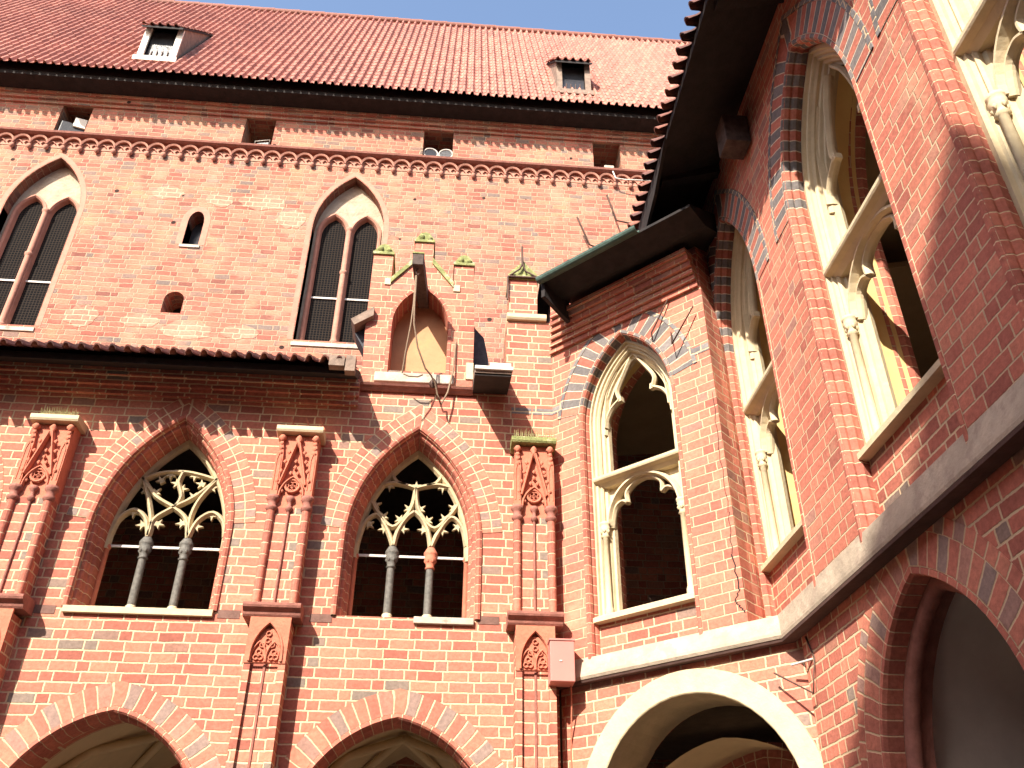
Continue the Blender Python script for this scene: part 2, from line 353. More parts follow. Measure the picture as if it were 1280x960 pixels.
def wall(name, outline, holes, y0, y1, mat, parent):
    cu = bpy.data.curves.new(name, 'CURVE'); cu.dimensions = '2D'; cu.fill_mode = 'BOTH'; cu.extrude = abs(y1-y0)/2
    for poly in [outline]+holes:
        sp = cu.splines.new('POLY'); sp.points.add(len(poly)-1); sp.use_cyclic_u = True
        for p, (x, z) in zip(sp.points, poly): p.co = (x, z, 0, 1)
    t = bpy.data.objects.new("tmp", cu); S.collection.objects.link(t); bpy.context.view_layer.update()
    me = bpy.data.meshes.new_from_object(t.evaluated_get(bpy.context.evaluated_depsgraph_get()))
    bpy.data.objects.remove(t); bpy.data.curves.remove(cu)
    ym = (y0+y1)/2
    for v in me.vertices: x, z, d = v.co; v.co = (x, ym-d, z)
    me.name = name; me.materials.clear(); me.materials.append(mat)
    for p in me.polygons: p.use_smooth = False
    o = bpy.data.objects.new(name, me); S.collection.objects.link(o); o.parent = parent; return o
def ring(mb, path, w, y, depth=0.02, start=0.0):
    """flat brick ring outside a path, front face at y, uv for radial joints"""
    mb.sweep(path, [(0.0, y+depth), (0.0, y), (w, y), (w, y+depth)], uoff=-depth+start)

def roof_tiles(name, x0, x1, ye, ze, slope, length, mat, parent, pitch=0.193, row=0.33, amp=0.042, res=8, TIP=0.022):
    """monk-and-nun tiled slope rising in +y from the eave line (ye,ze)"""
    nx = int((x1-x0)/pitch); nr = int(length/row)+1; mb = MB(); cs, sn = cos(slope), sin(slope)
    cols = nx*res+1; vs = []; uv = []
    jit = [[random.uniform(-1, 1) for _ in range(nr+1)] for _ in range(nx+2)]
    for r in range(nr):
        for e in (0, 1):
            for c in range(cols):
                x = x0+c*pitch/res; ph = (c % res)/res; k = c//res
                bump = amp*(max(0.0, cos(2*pi*(ph-0.5)))**0.6 if cos(2*pi*(ph-0.5)) > 0 else -0.35*(-cos(2*pi*(ph-0.5)))**0.8)
                j = jit[k][r]
                sdist = (r+e*1.04)*row + j*0.012 + ((0.15, 0.10, 0, 0, 0, 0, 0, 0.10)[c % res] if (r == 0 and e == 0) else 0.0)
                hh = bump + (TIP if e == 0 else 0.0) + j*0.003
                vs.append((x, ye+sdist*cs-hh*sn, ze+sdist*sn+hh*cs))
    fs = []; uvs = []
    for r in range(nr):
        b = r*2*cols
        for c in range(cols-1):
            fs.append((b+c, b+c+1, b+cols+c+1, b+cols+c))
            uvs.append([(c/res+0.001, r+0.1)]*2+[(c/res+0.002, r+0.5)]*2)
    for r in range(nr):                                   # tip faces
        b = r*2*cols
        low = []
        for c in range(cols):
            x, y, z = vs[b+c]; low.append((x, y+TIP*sn, z-TIP*cs))
        o = len(vs); vs += low
        for c in range(cols-1):
            fs.append((b+c, o+c, o+c+1, b+c+1)); uvs.append([(c/res+0.001, r+0.2)]*4)
    mb.add(vs, fs, uvs, smooth=False); return mb.build(name, mat, parent, fix=False)

# ================================================================== ground
g = MB(); g.box(-80, 80, -80, 80, -0.2, 0.0); go = g.build("ground", m_ground); go["kind"] = "structure"

# ================================================================== castle wing (tall back building)
DU = 14.7
wing = thing("castle_wing", "tall weathered brick wing with steep red tiled roof and dormers behind the cloister", "castle", (0, DU, 0))
WX0, WX1 = -16.0, 9.0
UWC = [-9.05, -2.47]                     # large twin-light windows
def uw_open(cx): return arch(0.775, 12.05, 15.15, 1.58, 10, cx)
sm1 = round_arch(0.17, 14.38, 15.05, 8, -5.74); sm1 = [(x, z if z < 15.05 else 15.05+(z-15.05)*1.8) for x, z in sm1]
sm2 = [(x, z) for x, z in round_arch(0.20, 12.55, 12.90, 8, -5.76)]
SQ = [(-9.47, -8.78), (-5.22, -4.52), (-0.99, -0.28), (3.12, 3.80)]
sqh = [[(a, 17.45), (a, 18.55), (b, 18.55), (b, 17.45)] for a, b in SQ]
wall("wall", [(WX0, 0), (WX0, 20.3), (WX1, 20.3), (WX1, 0)], [uw_open(c) for c in UWC]+[sm1, sm2]+sqh, 0.0, 0.9, m_old, wing)
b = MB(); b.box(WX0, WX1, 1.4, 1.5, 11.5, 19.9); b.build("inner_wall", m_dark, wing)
# big windows
for cx in UWC:
    YR = 0.27
    lan = [arch(0.285, 12.2, 15.22, 0.50, 8, cx+s*0.355) for s in (-1, 1)]
    fr = wall("window", [p for p in off(arch(0.775, 12.0, 15.15, 1.58, 10, cx), 0.02)], lan, YR, YR+0.18, m_tymp, wing)
    mb = MB()
    for l in lan: mb.sweep(l, [(0.075, YR-0.004), (0.07, YR-0.03), (0.03, YR-0.045), (0.0, YR-0.01), (-0.02, YR+0.1)])
    mb.build("lancet_moulding", m_pinkp, fr)
    mb = MB(); mb.tube([(cx, YR-0.04, 12.1), (cx, YR-0.04, 15.3)], 0.062, 10)
    for z in (15.3, 14.05, 12.2): mb.lathe([(0.06, z-0.07), (0.085, z-0.02), (0.085, z+0.02), (0.06, z+0.05)], cx, YR-0.04, 10)
    mb.build("mullion", m_pinkp, fr)
    for s in (-1, 1): mb = MB(); mb.box(cx+s*0.355-0.30, cx+s*0.355+0.30, YR+0.10, YR+0.115, 12.1, 16.0); mb.build("mesh_screen", m_mesh, fr)
    for s in (-1, 1): mb = MB(); mb.box(cx+s*0.355-0.285, cx+s*0.355+0.285, YR+0.07, YR+0.09, 13.40, 13.44); mb.build("saddle_bar", m_steel, fr)
    mb = MB(); mb.prism_x([(-0.03, 11.90), (-0.03, 11.99), (YR, 12.13), (YR, 11.90)], cx-0.80, cx+0.80); mb.build("sill", m_sill, fr)
    mb = MB(); mb.sweep(arch(0.775, 12.05, 15.15, 1.58, 10, cx), [(0.0, 0.27), (0.0, 0.02), (0.015, -0.004), (0.12, -0.006), (0.13, 0.01)]); mb.build("plaster_reveal", m_pinkp, fr)
# tympanum surround for small window and plaster repairs
mb = MB()
mb.sweep(sm1, [(0.0, 0.35), (0.0, -0.006), (0.13, -0.008), (0.15, 0.01)]); w1 = mb.build("small_window", m_pinkp, wing)
mb = MB(); mb.box(-5.95, -5.53, -0.03, 0.25, 14.30, 14.37); mb.build("sill", m_sill, w1)
mb = MB(); mb.box(-5.93, -5.55, 0.36, 0.40, 14.36, 15.4); mb.build("pane", m_glass, w1)
mb = MB(); mb.box(-5.98, -5.54, 0.55, 0.6, 12.5, 13.2); mb.build("pane", m_dark, wing)
def blob(cx, cz, rx, rz, y, n=18, seed=0):
    rr = random.Random(seed); return [(cx+rx*cos(2*pi*i/n)*rr.uniform(0.75, 1.1), cz+rz*sin(2*pi*i/n)*rr.uniform(0.7, 1.1)) for i in range(n)]
m_patch = brick_mat("brick_smeared", [(0, (0.44, 0.18, 0.125)), (1, (0.50, 0.225, 0.155))], (0.50, 0.35, 0.24, 1), h=0.125, L=0.30, m=0.022, wob=0.018)
for i, (cx, cz, rx, rz) in enumerate([(-5.35, 15.75, 0.33, 0.22), (-4.4, 15.75, 0.55, 0.28), (-3.75, 15.3, 0.35, 0.3), (-6.5, 15.85, 0.35, 0.22), (-7.45, 12.35, 0.36, 0.30), (-5.35, 12.15, 0.6, 0.24), (-4.3, 12.15, 0.42, 0.2), (-6.3, 12.3, 0.4, 0.18)]):
    mb = MB(); mb.prism(blob(cx, cz, rx, rz, 0, seed=i+3), -0.006, 0.01); mb.build("plaster_patch", m_patch, wing)
# square openings
for i, (a, b_) in enumerate(SQ):
    mb = MB(); mb.prism_x([(-0.05, 17.42), (-0.05, 17.455), (0.9, 17.46), (0.9, 17.42)], a-0.02, b_+0.02)
    mb.build("opening_sill", m_sill, wing)
# putlog iron remnants, cornice of trefoil arches
CP = 0.372
mb = MB(); x = WX0
mb.prism_x([(-0.17, 17.36), (-0.19, 17.405), (-0.02, 17.45), (0.01, 17.45), (0.01, 17.33), (-0.10, 17.33)], WX0, WX1)
st = mb.build("cornice_string", m_terrad, wing)
mb = MB(); n = int((WX1-WX0)/CP); x0 = -10.18-CP*((-10.18-WX0)//CP)
for i in range(n):
    cx = x0+i*CP
    if cx > 6: continue
    # bracket knob and round arch to the next one
    mb.lathe([(0.010, 16.90), (0.045, 16.93), (0.058, 16.975), (0.04, 17.02), (0.03, 17.04), (0.05, 17.07)], cx, -0.06, 8)
    pts = [(cx+CP/2-(CP/2-0.0)*cos(pi*k/10), 17.05+0.235*sin(pi*k/10)) for k in range(11)]
    mb.sweep(pts, [(0.0, 0.01), (-0.018, -0.09), (0.022, -0.11), (0.03, 0.01)])
    for sgn in (-1, 1):
        c2 = [(cx+CP/2+sgn*(0.09+0.055*cos(a)), 17.10+0.06*sin(a)) for a in [pi*0.1*k for k in range(0, 11)]]
        mb.sweep(c2, [(0.0, 0.01), (0.0, -0.05), (0.018, -0.05), (0.018, 0.01)])
mb.build("arched_cornice", m_corn, wing)
mb = MB(); mb.box(WX0, WX1, -0.012, 0.0-0.004+0.01, 17.02, 17.33); mb.build("cornice_band", m_pinkp, wing)
# roof
EY, EZ, SL = -0.84, 18.85, radians(64)
roof = roof_tiles("roof", WX0, WX1, EY, EZ, SL, 9.6, m_tile, wing, amp=0.072, row=0.36, TIP=0.012)
mb = MB(); mb.prism_x([(EY+0.25, EZ+0.06), (EY+0.36, EZ+0.42), (3.3, 27.1), (7.5, 18.7), (0.95, 18.75)], WX0, WX1); mb.build("roof_core", m_wood, roof)
mb = MB(); mb.prism_x([(EY+0.24, EZ-0.10), (EY+0.24, EZ+0.02), (0.0, EZ+0.02), (0.0, EZ-0.10)], WX0, WX1)
mb.build("eave_boards", m_wood, roof)
mb = MB()
for k, (z0, z1, yy) in enumerate([(18.45, 18.55, -0.05), (18.55, 18.66, -0.11), (18.66, 18.78, -0.17)]): mb.box(WX0, WX1, yy, 0.02, z0+0.001*k, z1)
mb.build("corbel_table", m_old, wing)
# ridge
RY = EY+9.55*cos(SL); RZ = EZ+9.55*sin(SL)
mb = MB()
for i in range(62): mb.tube([(WX0+i*0.4, RY, RZ+0.02), (WX0+i*0.4+0.43, RY, RZ+0.03+0.02*(i % 2))], 0.11, 8)
mb.build("ridge_tiles", m_tiled, roof)
# dormers
def dormer(x0, x1, y, z0, z1, framem, cheekm):
    run = 2.0
    kd = 1.25; yb_ = (z1-kd*y-EZ+math.tan(SL)*EY)/(math.tan(SL)-kd); zb_ = z1+kd*(yb_-y)
    cheek = [(y+0.02, z0), (y+0.02, z1), (yb_, zb_), (yb_+0.1, zb_-0.3), (y+0.25, z0+0.1)]
    mb = MB()
    for xx in (x0, x1-0.05): mb.prism_x(cheek, xx, xx+0.05)
    d = mb.build("dormer", cheekm, wing)
    mb = MB(); mb.prism_x([(y-0.20, z1-0.27), (y-0.20, z1-0.20), (yb_, zb_+0.05), (yb_, zb_-0.03)], x0-0.04, x1+0.04); mb.build("dormer_boards", m_wood, d)
    t = roof_tiles("dormer_tiles", x0-0.08, x1+0.10, y-0.24, z1-0.20, math.atan(kd), (yb_-y)*1.6+0.3, m_tile, d, row=0.3)
    mb = MB(); mb.box(x0, x0+0.14, y-0.03, y+0.03, z0, z1-0.05); mb.box(x1-0.14, x1, y-0.03, y+0.03, z0, z1-0.05); mb.box(x0-0.05, x1+0.05, y-0.08, y+0.04, z0-0.10, z0+0.06)
    mb.build("dormer_frame", framem, d)
    mb = MB(); mb.box(x0+0.14, x1-0.14, y+0.10, y+0.12, z0, z1-0.04); p = mb.build("dormer_pane", m_glass, d)
    mb = MB()
    for k in range(1, 5): mb.box(x0+0.14+k*(x1-x0-0.28)/5-0.008, x0+0.14+k*(x1-x0-0.28)/5+0.008, y+0.07, y+0.10, z0, z0+0.45)
    mb.build("glazing_bars", m_iron, d)
    return d
dormer(-8.02, -7.10, -0.42, 19.80, 21.05, m_white, m_woodl)
dormer(2.22, 3.08, -0.42, 19.72, 20.90, m_woodl, m_woodl)

# ---- things in the openings of the wing
def floodlight(x, z, yaw, label):
    t = thing("floodlight", label, "floodlight", (x, DU+0.12, z), yaw, "floodlights in the wall openings")
    mb = MB(); mb.tube([(0, 0.16, 0), (0, 0, 0)], 0.10, 14, 0.155); mb.build("housing", m_lamp, t)
    mb = MB(); mb.tube([(0.165*cos(a), -0.01, 0.165*sin(a)) for a in [2*pi*k/20 for k in range(20)]], 0.017, 6, closed=True); mb.build("rim", m_steel, t)
    mb = MB(); mb.tube([(0, -0.001, 0), (0, -0.006, 0)], 0.145, 16); mb.build("lens", m_glass, t)
    mb = MB(); mb.box(-0.19, -0.17, 0.02, 0.07, -0.42, 0.05); mb.box(0.17, 0.19, 0.02, 0.07, -0.42, 0.05); mb.box(-0.19, 0.19, 0.02, 0.07, -0.44, -0.42); mb.build("bracket", m_iron, t)
floodlight(-0.80, 17.80, 0.1, "round black floodlight, left one of the pair in the opening above the gable")
floodlight(-0.44, 17.80, -0.1, "round black floodlight, right one of the pair in the opening above the gable")
t = thing("floodlight", "square black floodlight tilted in the opening at the far left below the eave", "floodlight", (-9.15, DU+0.18, 17.47), 0.3)
mb = MB(); mb.box(-0.28, 0.28, -0.05, 0.15, 0.12, 0.55); mb.build("housing", m_lamp, t, 0.02)
mb = MB(); mb.box(-0.02, 0.24, -0.10, -0.06, 0.42, 0.70); mb.build("reflector", m_white, t)
mb = MB(); mb.box(-0.30, -0.28, 0, 0.05, 0, 0.5); mb.box(0.28, 0.30, 0, 0.05, 0, 0.5); mb.build("bracket", m_iron, t)
t = thing("floodlight", "small caged floodlight in the second opening from the left under the eave", "floodlight", (-4.78, DU+0.18, 17.47), -0.2)
mb = MB(); mb.box(-0.16, 0.16, 0, 0.14, 0.10, 0.40); mb.build("housing", m_lamp, t, 0.02)
mb = MB(); mb.tube([(-0.18, -0.03, 0.08), (-0.18, -0.03, 0.42), (0.18, -0.03, 0.42), (0.18, -0.03, 0.08)], 0.010, 6, closed=True); mb.build("cage", m_steel, t)
t = thing("junction_box", "pale weathered junction box with cable in the rightmost opening under the eave", "box", (3.52, DU+0.15, 17.47))
mb = MB(); mb.box(-0.12, 0.12, -0.05, 0.14, 0.0, 0.34); mb.build("casing", m_sill, t, 0.02)
mb = MB(); mb.tube([(-0.0, -0.05, 0.05), (0.02, -0.30, -0.15), (0.05, -0.38, -0.45), (0.25, -0.40, -0.50), (0.9, -0.42, -0.50)], 0.018, 6); mb.build("cable", m_steel, t)
def rod(pts, label):
    mb = MB(); mb.tube(pts, 0.022, 6); tag(mb.build("iron_rod", m_iron), label, "rod", "bent iron rods on the upper wall")
rod([(2.60, 14.40, 15.62), (2.85, 14.42, 14.84), (3.05, 14.5, 14.82), (3.10, 14.70, 14.82)], "bent rusty iron rod on the wall, lower of the two left of the side eave")
rod([(3.32, 14.42, 16.40), (3.50, 14.42, 15.62), (4.05, 14.48, 15.56), (4.15, 14.70, 15.56)], "bent rusty iron rod on the wall, upper of the two left of the side eave")

# ================================================================== front cloister gallery
D = 10.5
gal = thing("cloister_gallery", "sunlit red brick cloister wall with traceried windows and buttresses, facing the viewer", "cloister", (0, D, 0))
WC = [-6.66, -3.54, -0.42]               # bay centres
BX = [-8.20, -5.06, -1.95, 1.12]         # buttress centres
A_W, ZS_W, H_W, SILLZ = 0.82, 6.05, 1.60, 5.06
def fwin(cx, a=A_W): return arch(a, SILLZ, ZS_W, H_W, 14, cx)
def farch(cx): return arch(1.18, -0.01, 2.50, 1.42, 14, cx)
outl = [(-9.5, -0.01), (-9.5, 8.35), (-1.27, 8.35), (-1.27, 8.30), (1.42, 8.30), (1.42, -0.01)]
# feet of the arches touch the ground: cut them into the outline
ol = [(-9.5, 0.0)]
for c in WC: ol += [(p[0], max(0.0, p[1])) for p in farch(c)]
ol += [(1.42, 0.0), (1.42, 8.62), (-9.5, 8.62)]
wall("wall", ol, [fwin(c) for c in WC], 0.0, 0.62, m_brick, gal)
mb = MB(); mb.box(0.76, 1.42, 0.001, 0.62, 8.623, 9.62); mb.build("pier", m_brick, gal)
mb = MB()
for c in WC: ring(mb, off(farch(c), 0.03), 0.27, -0.007)
mb.build("arch_ring", m_vous, gal)
mb = MB()
for c in WC: ring(mb, off(fwin(c), 0.07)[3:-3], 0.27, -0.007)
mb.build("arch_ring", m_vous2, gal)
mb = MB()
for c in WC: mb.sweep(farch(c), [(0.035, 0.0), (0.03, -0.03), (-0.01, -0.04), (-0.03, -0.02), (-0.02, 0.02), (-0.05, 0.05), (-0.07, 0.12), (-0.06, 0.3)])
mb.build("arch_moulding", m_roll, gal)
# grey accent bricks beside the sills
for (x, z) in [(-4.62, 5.02), (-2.50, 5.03), (-1.42, 5.02), (0.58, 5.06), (-6.0, 5.02)]: mb = MB(); mb.box(x-0.13, x+0.13, -0.006, 0.01, z-0.05, z+0.05); mb.build("dark_brick", m_darkb, gal)
for i in range(2): mb = MB(); mb.box(0.84+i*0.30, 1.12+i*0.30, -0.006, 0.01, 8.0, 8.10); mb.build("glazed_brick", m_greyb, gal)
def bars(mb, path, y=0.30, w=0.034, d=0.06):
    prof = [(-w*0.35, y-d), (w*0.35, y-d), (w, y-0.012), (w, y+0.012), (w*0.35, y+d), (-w*0.35, y+d), (-w, y+0.012), (-w, y-0.012)]
    mb.sweep(path, prof, closed_prof=True)
def sm(path, k=4):
    out = []; P = [Vector(p) for p in path]
    for i in range(len(P)-1):
        a = P[max(i-1, 0)]; b = P[i]; c = P[i+1]; d = P[min(i+2, len(P)-1)]
        for j in range(k):
            t = j/k; out.append(tuple(0.5*((2*b)+(c-a)*t+(2*a-5*b+4*c-d)*t*t+(3*b-a-3*c+d)*t**3)))
    out.append(tuple(P[-1])); return out
def cusp(mb, x, z, ang, s=0.11, y=0.30):
    """a leaf-shaped stone point with two curled horns"""
    ca, sa = cos(ang), sin(ang); R = lambda u, v: (x+ca*u-sa*v, z+sa*u+ca*v)
    pl = [(-0.02, -0.34*s), (0.12*s, -0.26*s), (0.46*s, -0.66*s), (0.42*s, -0.16*s), (1.05*s, 0), (0.42*s, 0.16*s), (0.46*s, 0.66*s), (0.12*s, 0.26*s), (-0.02, 0.34*s)]
    mb.prism([R(*p) for p in pl], y-0.028, y+0.028)
def mir(p): return [(-x, z) for x, z in reversed(p)]
TR_Z = 6.13
net = [[(-0.25, 6.13), (-0.241, 6.303), (-0.344, 6.628), (-0.494, 6.961)], [(-0.494, 6.961), (-0.27, 6.699), (0.001, 6.544), (0.182, 6.387), (0.25, 6.13)],
       [(-0.25, 6.141), (-0.226, 6.369), (-0.028, 6.543), (0.233, 6.722), (0.504, 7.02)], [(0.25, 6.163), (0.233, 6.422), (0.299, 6.692), (0.504, 7.02)],
       [(-0.494, 6.93), (-0.286, 7.04), (0.011, 7.073), (0.262, 7.033), (0.504, 6.96)], [(0.011, 7.073), (-0.017, 6.915), (0.055, 6.714), (0.001, 6.544)],
       [(-0.71, 6.16), (-0.66, 6.37), (-0.50, 6.50), (-0.33, 6.38), (-0.25, 6.14)], [(0.25, 6.14), (0.33, 6.38), (0.50, 6.50), (0.66, 6.37), (0.71, 6.16)]]
net_c = [(-0.50, 6.49, -1.57), (0.50, 6.49, -1.57), (-0.40, 6.78, 2.6), (0.41, 6.85, 0.3), (-0.15, 7.05, -1.5), (0.17, 7.05, -1.6), (-0.30, 6.74, 0.9), (0.22, 6.70, 2.3), (-0.02, 6.9, 3.0), (0.02, 6.82, 0.1), (-0.33, 6.3, 3.3), (-0.18, 6.32, -0.2), (0.16, 6.34, 3.3), (0.31, 6.3, 0.0), (-0.24, 6.92, 2.2), (0.30, 6.90, 2.9)]
och = [[(-0.71, 6.16), (-0.647, 6.43), (-0.49, 6.57), (-0.33, 6.342), (-0.25, 6.14)], [(-0.24, 6.141), (-0.20, 6.347), (-0.10, 6.54), (0.0, 6.634)],
       [(-0.61, 6.82), (-0.465, 6.58), (-0.277, 6.401), (-0.11, 6.56), (-0.03, 6.739), (0.0, 6.978)],
       [(-0.58, 6.94), (-0.45, 7.01), (-0.29, 7.045), (-0.13, 7.02), (0.0, 6.978)],
       [(-0.14, 7.02), (-0.27, 7.07), (-0.34, 7.20), (-0.30, 7.36), (-0.16, 7.50)]]
och = och+[mir(p) for p in och]
och_c = [(-0.36, 7.035, -1.57), (0.36, 7.035, -1.57), (0.0, 6.99, 1.57), (-0.42, 6.53, 0.9), (0.42, 6.53, 2.2), (-0.17, 6.5, 2.4), (0.17, 6.5, 0.7), (-0.06, 6.66, 2.4), (0.06, 6.66, 0.7), (-0.54, 6.7, 0.5), (0.54, 6.7, 2.6), (-0.3, 7.3, 0.1), (0.3, 7.3, 3.0),
         (-0.60, 6.45, -0.7), (-0.36, 6.38, 3.4), (-0.16, 6.38, 0.0), (0.16, 6.38, 3.14), (0.36, 6.38, -0.2), (0.60, 6.45, 3.8)]
def front_window(cx, kind):
    mb = MB(); YT = 0.42
    for p in (net if kind == 'net' else och): bars(mb, sm(p), YT)
    for c in (net_c if kind == 'net' else och_c): cusp(mb, c[0], c[1], c[2], 0.105, YT)
    inner = arch(0.735, 5.95, ZS_W, 1.47, 14)
    mb.sweep(inner, [(0.03, YT+0.06), (-0.03, YT+0.06), (-0.055, YT+0.0), (-0.03, YT-0.05), (0.03, YT-0.07)])
    w = mb.build("window", m_stoned, gal); w.location = (cx, 0, 0)
    mb = MB(); pr = [(0.07, 0.0), (0.075, -0.025), (0.045, -0.042), (0.015, -0.03), (0.005, 0.0), (0.0, 0.05), (-0.03, 0.06), (-0.045, 0.085), (-0.035, 0.12), (-0.05, 0.14), (-0.05, 0.20), (-0.075, 0.22), (-0.085, 0.26), (-0.08, 0.50)]
    mb.sweep(arch(A_W, SILLZ, ZS_W, H_W, 14), pr); mb.build("moulded_jamb", m_roll, w)
    mb = MB(); mb.box(-0.735, 0.735, YT-0.012, YT+0.012, 5.985, 6.015); mb.build("tie_bar", m_steel, w)
    for i, s in enumerate((-0.25, 0.25)):
        cm = m_gran
        mb = MB(); mb.lathe([(0.052, 5.14), (0.050, 5.75), (0.047, 5.84)], s, YT, 14); c = mb.build("column", cm, w)
        mb = MB(); mb.box(s-0.085, s+0.085, YT-0.085, YT+0.085, 5.075, 5.13); mb.lathe([(0.085, 5.13), (0.08, 5.17), (0.06, 5.20), (0.066, 5.22), (0.052, 5.235)], s, YT, 14); mb.build("base", m_stone, c)
        mb = MB(); mb.lathe([(0.052, 5.835), (0.068, 5.85), (0.05, 5.87), (0.062, 5.92), (0.085, 5.99), (0.072, 6.0), (0.09, 6.03), (0.09, 6.06), (0.05, 6.13)], s, YT, 12)
        for k in range(6): a = k*pi/3; mb.lathe([(0.008, 5.92), (0.024, 5.945), (0.008, 5.975)], s+0.062*cos(a), YT+0.062*sin(a), 6)
        mb.build("capital", m_terra if (kind == 'och' and i == 1) else m_gran, c)
    for s in (-1, 1): mb = MB(); mb.lathe([(0.035, 5.08), (0.035, 5.95), (0.05, 5.97), (0.05, 6.0), (0.035, 6.02)], s*0.72, YT, 10); mb.build("jamb_shaft", m_terra, w)
    mb = MB()
    if kind == 'net': mb.box(-0.86, 0.86, -0.05, 0.60, 4.985, 5.065)
    else:
        mb.box(0.10, 0.82, -0.05, 0.60, 4.985, 5.065); mb.box(-0.84, 0.10, 0.02, 0.60, 5.0, 5.05)
        for k in range(5): x = -0.8+k*0.19; mb.prism([(x, 5.03), (x+0.19, 5.03), (x+0.15+0.03*(k % 2), 5.075), (x+0.03, 5.07)], 0.05+0.03*(k % 2), 0.4)
    mb.build("sill", m_stone if kind == 'net' else m_sill, w, 0.006)
    return w
front_window(WC[0], 'och'); front_window(WC[1], 'net'); front_window(WC[2], 'och')

def buttress(cx, second=False):
    q = -0.26
    # lower shaft with blind tracery panel
    mb = MB()
    mb.box(-0.235, -0.155, q, 0.0, 0, 4.88); mb.box(0.155, 0.235, q, 0.0, 0, 4.88); mb.box(-0.156, 0.156, q+0.045, 0.0, 0, 4.88)
    mb.box(-0.25, -0.18, q+0.03, 0.001, 5.09, 6.33); mb.box(-0.18, 0.18, q+0.035, 0.001, 5.09, 6.33); mb.box(0.18, 0.25, q+0.03, 0.001, 5.09, 6.33)
    o = mb.build("buttress", m_brick, gal); o.location = (cx, 0, 0)
    mb = MB(); mb.box(-0.012, 0.012, q+0.03, q+0.05, 0, 4.5)
    mb.build("rib", m_terrad, o)
    mb = MB(); pa = arch(0.17, 4.42, 4.50, 0.36, 8)
    hole = pa
    panel = wall("blind_arch", [(-0.232, 4.40), (-0.232, 4.93), (0.232, 4.93), (0.232, 4.40)], [[(-0.17, 4.401)]+pa[1:-1]+[(0.17, 4.401)]], q-0.012, q+0.02, m_terra, o)
    mb.sweep(pa, [(0.02, q-0.012), (0.02, q-0.03), (0.0, q-0.03), (-0.01, q+0.0)])
    for s in (-1, 1): bars(mb, arch(0.08, 4.42, 4.48, 0.17, 6, s*0.084), q+0.02, 0.010, 0.02)
    for (x, z) in [(0, 4.66), (-0.055, 4.61), (0.055, 4.61), (0, 4.74), (-0.085, 4.53), (0.085, 4.53), (-0.06, 4.47), (0.06, 4.47), (-0.11, 4.47), (0.11, 4.47)]:
        mb.tube([(x+0.028*cos(a), q+0.015, z+0.028*sin(a)) for a in [2*pi*k/8 for k in range(8)]], 0.009, 5, closed=True)
    mb.box(-0.14, 0.14, q+0.028, q+0.044, 4.42, 4.80)
    mb.build("blind_tracery", m_terra, o)
    mb = MB(); poly = [(q-0.015, 4.93), (q-0.03, 4.95), (q-0.04, 4.98), (q-0.09, 5.02), (q-0.10, 5.045), (q-0.10, 5.07), (q-0.02, 5.10), (0.0, 5.10), (0.0, 4.93)]
    mb.prism_x(poly, -0.33, 0.33); mb.build("lower_cap", m_terrad, o)
    # upper shafts
    mb = MB(); yS = q+0.02
    for s in (-0.215, 0.215):
        mb.lathe([(0.05, 5.10), (0.05, 6.33)], s, yS, 10)
    mb.build("shaft", m_roll if not second else m_roll, o)
    mb = MB(); mb.lathe([(0.016, 5.10), (0.016, 6.36)], 0, yS-0.0, 8)
    for s in (-0.215, 0, 0.215):
        r = 0.05 if s else 0.02
        mb.lathe([(r, 6.27), (r+0.025, 6.30), (r+0.022, 6.33), (r, 6.35), (r+0.01, 6.40), (r+0.035, 6.43), (r+0.03, 6.47), (r, 6.48)], s, yS, 10)
    mb.build("capital", m_terrad, o)
    # carved terracotta head
    mb = MB(); mb.box(-0.245, 0.245, q+0.04, 0.001, 6.33, 7.36)
    for s in (-1, 1):
        mb.box(s*0.215-0.045, s*0.215+0.045, q-0.02, q+0.05, 6.48, 7.05)
        mb.prism([(s*0.215-0.045, 7.05), (s*0.215+0.045, 7.05), (s*0.215+0.018, 7.25), (s*0.215-0.018, 7.25)], q-0.01, q+0.05)
        mb.tube([(s*0.24, q-0.022, 6.55), (s*0.24, q-0.022, 6.98), (s*0.215, q-0.026, 7.08), (s*0.19, q-0.022, 6.98), (s*0.19, q-0.022, 6.55)], 0.008, 5)
        for z in (7.08, 7.15, 7.22, 7.29): mb.lathe([(0.01, z-0.03), (0.038, z), (0.012, z+0.025)], s*0.215, q-0.0, 7)
        mb.lathe([(0.02, 7.26), (0.055, 7.30), (0.03, 7.34)], s*0.215, q+0.0, 8)
        # crocketed gable
        bars(mb, [(s*0.165, 6.62), (s*0.02, 7.22)], q-0.0, 0.02, 0.05)
        for k in range(4):
            x = s*(0.165-0.145*(k+0.4)/4.4); z = 6.62+0.6*(k+0.4)/4.4
            mb.lathe([(0.004, z-0.03), (0.030, z), (0.006, z+0.03)], x+s*0.045, q-0.02, 6)
    mb.lathe([(0.01, 7.16), (0.045, 7.2), (0.02, 7.24), (0.05, 7.29), (0.02, 7.34)], 0, q, 8)
    mb.tube([(0.085*cos(a), q+0.01, 6.62+0.085*sin(a)) for a in [2*pi*k/16 for k in range(16)]], 0.018, 6, closed=True)
    for k in range(4): a = k*pi/2+0.78; mb.tube([(0.035*cos(a)+0.03*cos(b_), q+0.015, 6.62+0.035*sin(a)+0.03*sin(b_)) for b_ in [2*pi*j/8 for j in range(8)]], 0.009, 5, closed=True)
    bars(mb, arch(0.15, 6.47, 6.48, 0.26, 8), q+0.01, 0.016, 0.035)
    for (x, z) in [(-0.045, 6.8), (0.045, 6.8), (0, 6.88), (-0.12, 6.55), (0.12, 6.55), (0, 6.97)]: mb.lathe([(0.004, z-0.03), (0.026, z), (0.004, z+0.03)], x, q+0.01, 6)
    mb.build("carved_head", m_terra, o)
